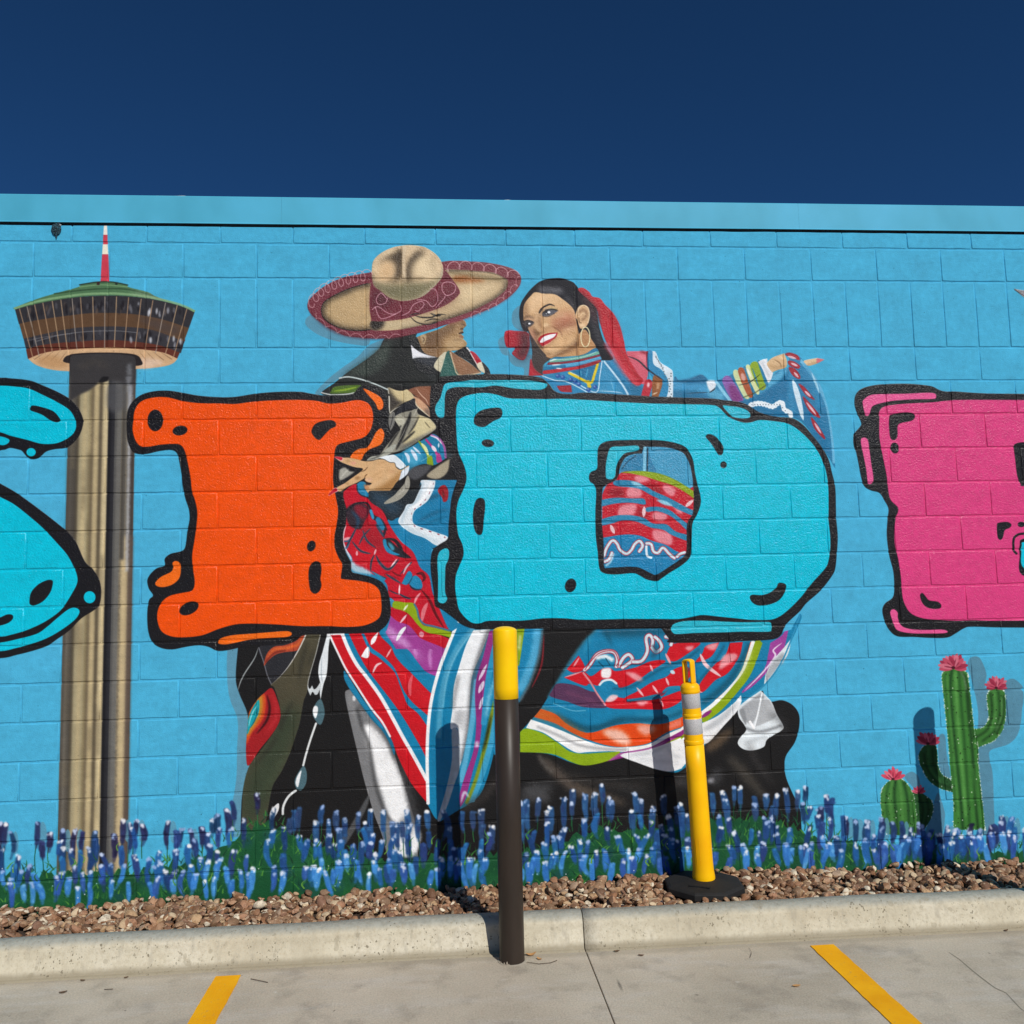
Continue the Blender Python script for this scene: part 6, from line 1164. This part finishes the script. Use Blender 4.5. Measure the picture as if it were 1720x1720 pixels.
# ------------------------------------------------------------------ delineator post on its rubber base
dl = empty('delineator_post', (DPX, DPY, .135)); tag(dl, 'leaning yellow delineator post with two reflective bands on a black rubber base in the gravel', 'traffic post')
rb = Mat('black_rubber', lin('#1d1b19'), .8); v = rb.coord(); rb.base(rb.ramp(rb.noise(v, 12, 5), [(.35, lin('#11100f')), (.7, lin('#1f1d1b'))])); rb.bump(rb.noise(v, 140, 3), .3, .002)
yp = Mat('yellow_plastic', lin('#f8b800'), .40, spec=.25); v = yp.coord(); yp.base(yp.ramp(yp.noise(v, 7, 4), [(.3, lin('#f8b400')), (.7, lin('#fec402'))])); yp.bump(yp.noise(v, 60, 2), .08, .001)
yp.b.inputs['Subsurface Weight'].default_value = 0.0
rf = Mat('reflective_band', lin('#c9c7c4'), .35); v = rf.coord(scale=(1, 1, 1))
gr = rf.n('ShaderNodeTexVoronoi', Scale=260.0); rf.l(v, gr.inputs['Vector'])
rf.base(rf.mix(rf.ramp(rf.noise(v, 30, 4), [(.4, (0, 0, 0)), (.7, (.6, .6, .6))]), rf.ramp(gr.outputs['Distance'], [(.1, lin('#d6d5d3')), (.6, lin('#a9a8a6'))]), lin('#b9b3b4')))
rf.bump(gr.outputs['Distance'], .3, .001)
# base: ten-sided, bevelled shoulder, two dark bars painted as shaded hand slots
bm = bmesh.new(); N = 8; RB = .212
def ring10(r, z): return [bm.verts.new((r * math.cos(2 * math.pi * (k + .35) / N), r * math.sin(2 * math.pi * (k + .35) / N) * .98, z)) for k in range(N)]
rings = [ring10(RB - .004, 0), ring10(RB, .004), ring10(RB, .030), ring10(RB - .004, .034), ring10(RB - .016, .041), ring10(.09, .056), ring10(.052, .058)]
for A, B in zip(rings[:-1], rings[1:]):
    for k in range(N): bm.faces.new((A[k], A[(k + 1) % N], B[(k + 1) % N], B[k]))
bm.faces.new(rings[-1]); bm.faces.new(rings[0][::-1])
link('base', from_bm('base', bm), rb.m, dl)
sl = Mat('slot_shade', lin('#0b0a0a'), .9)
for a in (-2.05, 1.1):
    o = link('slot_shade_bar', box_mesh('slot_shade_bar', (-.055, -.006, -.004), (.055, .006, .0022), .002), sl.m, dl)  # solid bar; its near-black colour stands for the shade inside a slot
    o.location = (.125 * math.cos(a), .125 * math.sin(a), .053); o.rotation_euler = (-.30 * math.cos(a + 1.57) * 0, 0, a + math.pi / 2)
post = empty('post', (0, 0, .058)); post.parent = dl
top_t = at_y(1155.5, 1107, DPY - .04); HT = float(top_t[2]) - .135 - .058
lean = Vector((float(top_t[0]) - DPX, -.040, HT)); HT = lean.length
post.rotation_euler = Vector((0, 0, 1)).rotation_difference(lean.normalized()).to_euler()
s = HT / 1.128
def turned(name, P, mat): return link(name, lathe_mesh(name, [(r, z * s) for r, z in P], 48), mat, post, True)
turned('tube', [(.0590, 0), (.0590, .012), (.0565, .030), (.0545, .050), (.0535, .10), (.0515, .55), (.0508, .690)], yp.m)
turned('collar', [(.0500, .688), (.0522, .690), (.0530, .694), (.0530, .704), (.0520, .709), (.0500, .712)], yp.m)
turned('tube', [(.0497, .705), (.0495, .73), (.0490, .80), (.0488, .835)], yp.m)
turned('reflective_band', [(.0494, .742), (.0500, .743), (.0495, .821), (.0488, .822)], rf.m)
turned('collar', [(.0484, .828), (.0500, .830), (.0509, .833), (.0509, .841), (.0498, .845), (.0484, .848)], yp.m)
turned('tube', [(.0485, .840), (.0482, .88), (.0476, .955)], yp.m)
turned('reflective_band', [(.0486, .877), (.0492, .878), (.0486, .951), (.0480, .952)], rf.m)
turned('shoulder', [(.0474, .950), (.0500, .954), (.0520, .959), (.0524, .966), (.0508, .970), (.0512, .978), (.0500, .986), (.0450, .995), (.0360, 1.002), (.0240, 1.006), (.004, 1.008)], yp.m)
# loop handle: flat bar bent into a tall D
path = []
for k in range(7): path.append((-.0245, .996 + .118 * k / 6))
for k in range(1, 8):
    a = math.pi - math.pi * k / 8; path.append((.0245 * math.cos(a), 1.1140 + .0090 * math.sin(a)))
for k in range(7): path.append((.0245, 1.1140 - .118 * k / 6))
bm = bmesh.new(); rows_ = []
for i, (x, z) in enumerate(path):
    a, b = path[max(0, i - 1)], path[min(len(path) - 1, i + 1)]
    tx, tz = b[0] - a[0], b[1] - a[1]; L = math.hypot(tx, tz); nx, nz = tz / L, -tx / L
    hw, hd = .0060, .0205
    sec = []
    for k in range(10):
        q = 2 * math.pi * k / 10; u = math.copysign(abs(math.cos(q)) ** .6, math.cos(q)); w = math.copysign(abs(math.sin(q)) ** .6, math.sin(q))
        sec.append(bm.verts.new((x + nx * hw * u, hd * w, (z + nz * hw * u) * s)))
    rows_.append(sec)
for A, B in zip(rows_[:-1], rows_[1:]):
    for k in range(10): bm.faces.new((A[k], A[(k + 1) % 10], B[(k + 1) % 10], B[k]))
bm.faces.new(rows_[0]); bm.faces.new(rows_[-1][::-1])
o = link('handle', from_bm('handle', bm), yp.m, post, True); o.rotation_euler = (0, 0, math.radians(-52))
# moulded maker's panel near the foot: raised frame with a row of letter-like ridges left as plain bars
fm = mesh('moulded_panel', *(lambda V, Fs: (V, Fs))([], []))
bm = bmesh.new()
def bar(u0, u1, z0, z1, h=.0012):
    def p(u, z, r): a = math.radians(-128) + u / .053; return bm.verts.new((r * math.cos(a), r * math.sin(a), z * s))
    rr = .0530
    A = [p(u, z, rr) for u, z in ((u0, z0), (u1, z0), (u1, z1), (u0, z1))]; B = [p(u, z, rr + h) for u, z in ((u0, z0), (u1, z0), (u1, z1), (u0, z1))]
    bm.faces.new(B)
    for k in range(4): bm.faces.new((A[k], A[(k + 1) % 4], B[(k + 1) % 4], B[k]))
bar(-.010, -.009, .075, .205); bar(.009, .010, .075, .205); bar(-.010, .010, .074, .075); bar(-.010, .010, .205, .206)
o = link('moulded_panel', from_bm('moulded_panel', bm), yp.m, post)
bpy.data.meshes.remove(fm)

# ------------------------------------------------------------------ leaves and twigs on the concrete
lm = [Mat('dry_leaf_tan', lin('#b98a55'), .8).m, Mat('dry_leaf_brown', lin('#5e4630'), .85).m]
def leaf(px, py, L, rot, mat, curl, label, z=.003):
    p = at_z(px, py, z); V, Fs = [], []; n = 8
    for i in range(n + 1):
        u = i / n; w = L * .24 * math.sin(math.pi * min(1, u * .92 + .06)) ** .8
        x = (u - .5) * L; zc = curl * L * (4 * (u - .5) ** 2)
        for kz in (0, .0008):
            V += [(x, -w, zc + .12 * w + .001 + kz), (x, 0, zc + kz), (x, w, zc + .12 * w + .001 + kz)]
    for i in range(n):
        a, b = i * 6, (i + 1) * 6
        Fs += [(a + 3, a + 4, b + 4, b + 3), (a + 4, a + 5, b + 5, b + 4), (a + 1, a, b, b + 1), (a + 2, a + 1, b + 1, b + 2), (a, a + 3, b + 3, b), (a + 5, a + 2, b + 2, b + 5)]
    o = link('dry_leaf', mesh('dry_leaf', V, Fs), lm[mat]); o.location = p; o.rotation_euler = (0, 0, rot); tag(o, label, 'leaf', 'dry leaves on the concrete'); return o
leaf(892, 1604, .050, .2, 0, .20, 'curled tan dry leaf lying against the foot of the bollard')
leaf(906, 1611, .030, -.8, 0, .15, 'small tan leaf fragment beside the curled leaf at the bollard foot')
leaf(106, 1667, .034, .35, 1, .1, 'brown dry leaf lying on the concrete in front of the left end of the kerb')
leaf(139, 1647, .024, -.2, 1, .1, 'small dark leaf in the gutter under the tower, at the kerb foot')
leaf(212, 1642, .020, .6, 1, .1, 'tiny dark leaf in the gutter left of the left yellow stripe')
leaf(1338, 1656, .036, .05, 0, .05, 'flat tan leaf on the concrete left of the right yellow stripe')
leaf(1036, 1598, .030, .1, 1, .12, 'dark leaf at the kerb foot just right of the slab joint')
leaf(1077, 1605, .028, -.4, 1, .12, 'dark leaf on the concrete between slab joint and right stripe')
leaf(1690, 1563, .026, .3, 1, .1, 'dark leaf at the kerb foot near the right edge')
tw = Mat('twig_bark', lin('#4a3a2a'), .9).m
def twig(P, rad, label):
    V, Fs = [], []
    for px, py, z in P:
        p = at_z(px, py, .004 + z)
        for k in range(5): V.append((p[0], p[1] + rad * math.cos(k * 1.2566), p[2] + rad * math.sin(k * 1.2566)))
    for i in range(len(P) - 1):
        for k in range(5): j = (k + 1) % 5; Fs.append((i * 5 + k, i * 5 + j, i * 5 + 5 + j, i * 5 + 5 + k))
    Fs += [tuple(range(5)), tuple(range(len(V) - 5, len(V)))]
    o = link('twig', mesh('twig', V, Fs), tw); tag(o, label, 'twig', 'twigs on the concrete')
twig([(421, 1644, 0), (436, 1647, .002), (450, 1650, 0)], .0016, 'thin dry twig on the concrete right of the left yellow stripe')
twig([(885, 1616, .002), (905, 1619, 0), (925, 1617, .002), (936, 1613, 0)], .0013, 'thin curved twig beside the leaves at the bollard foot')
twig([(175, 1662, 0), (190, 1661, .002)], .0014, 'short twig on the concrete under the tower')
twig([(1258, 1592, 0), (1263, 1600, .002), (1260, 1608, 0)], .0013, 'hooked twig on the concrete left of the right yellow stripe')
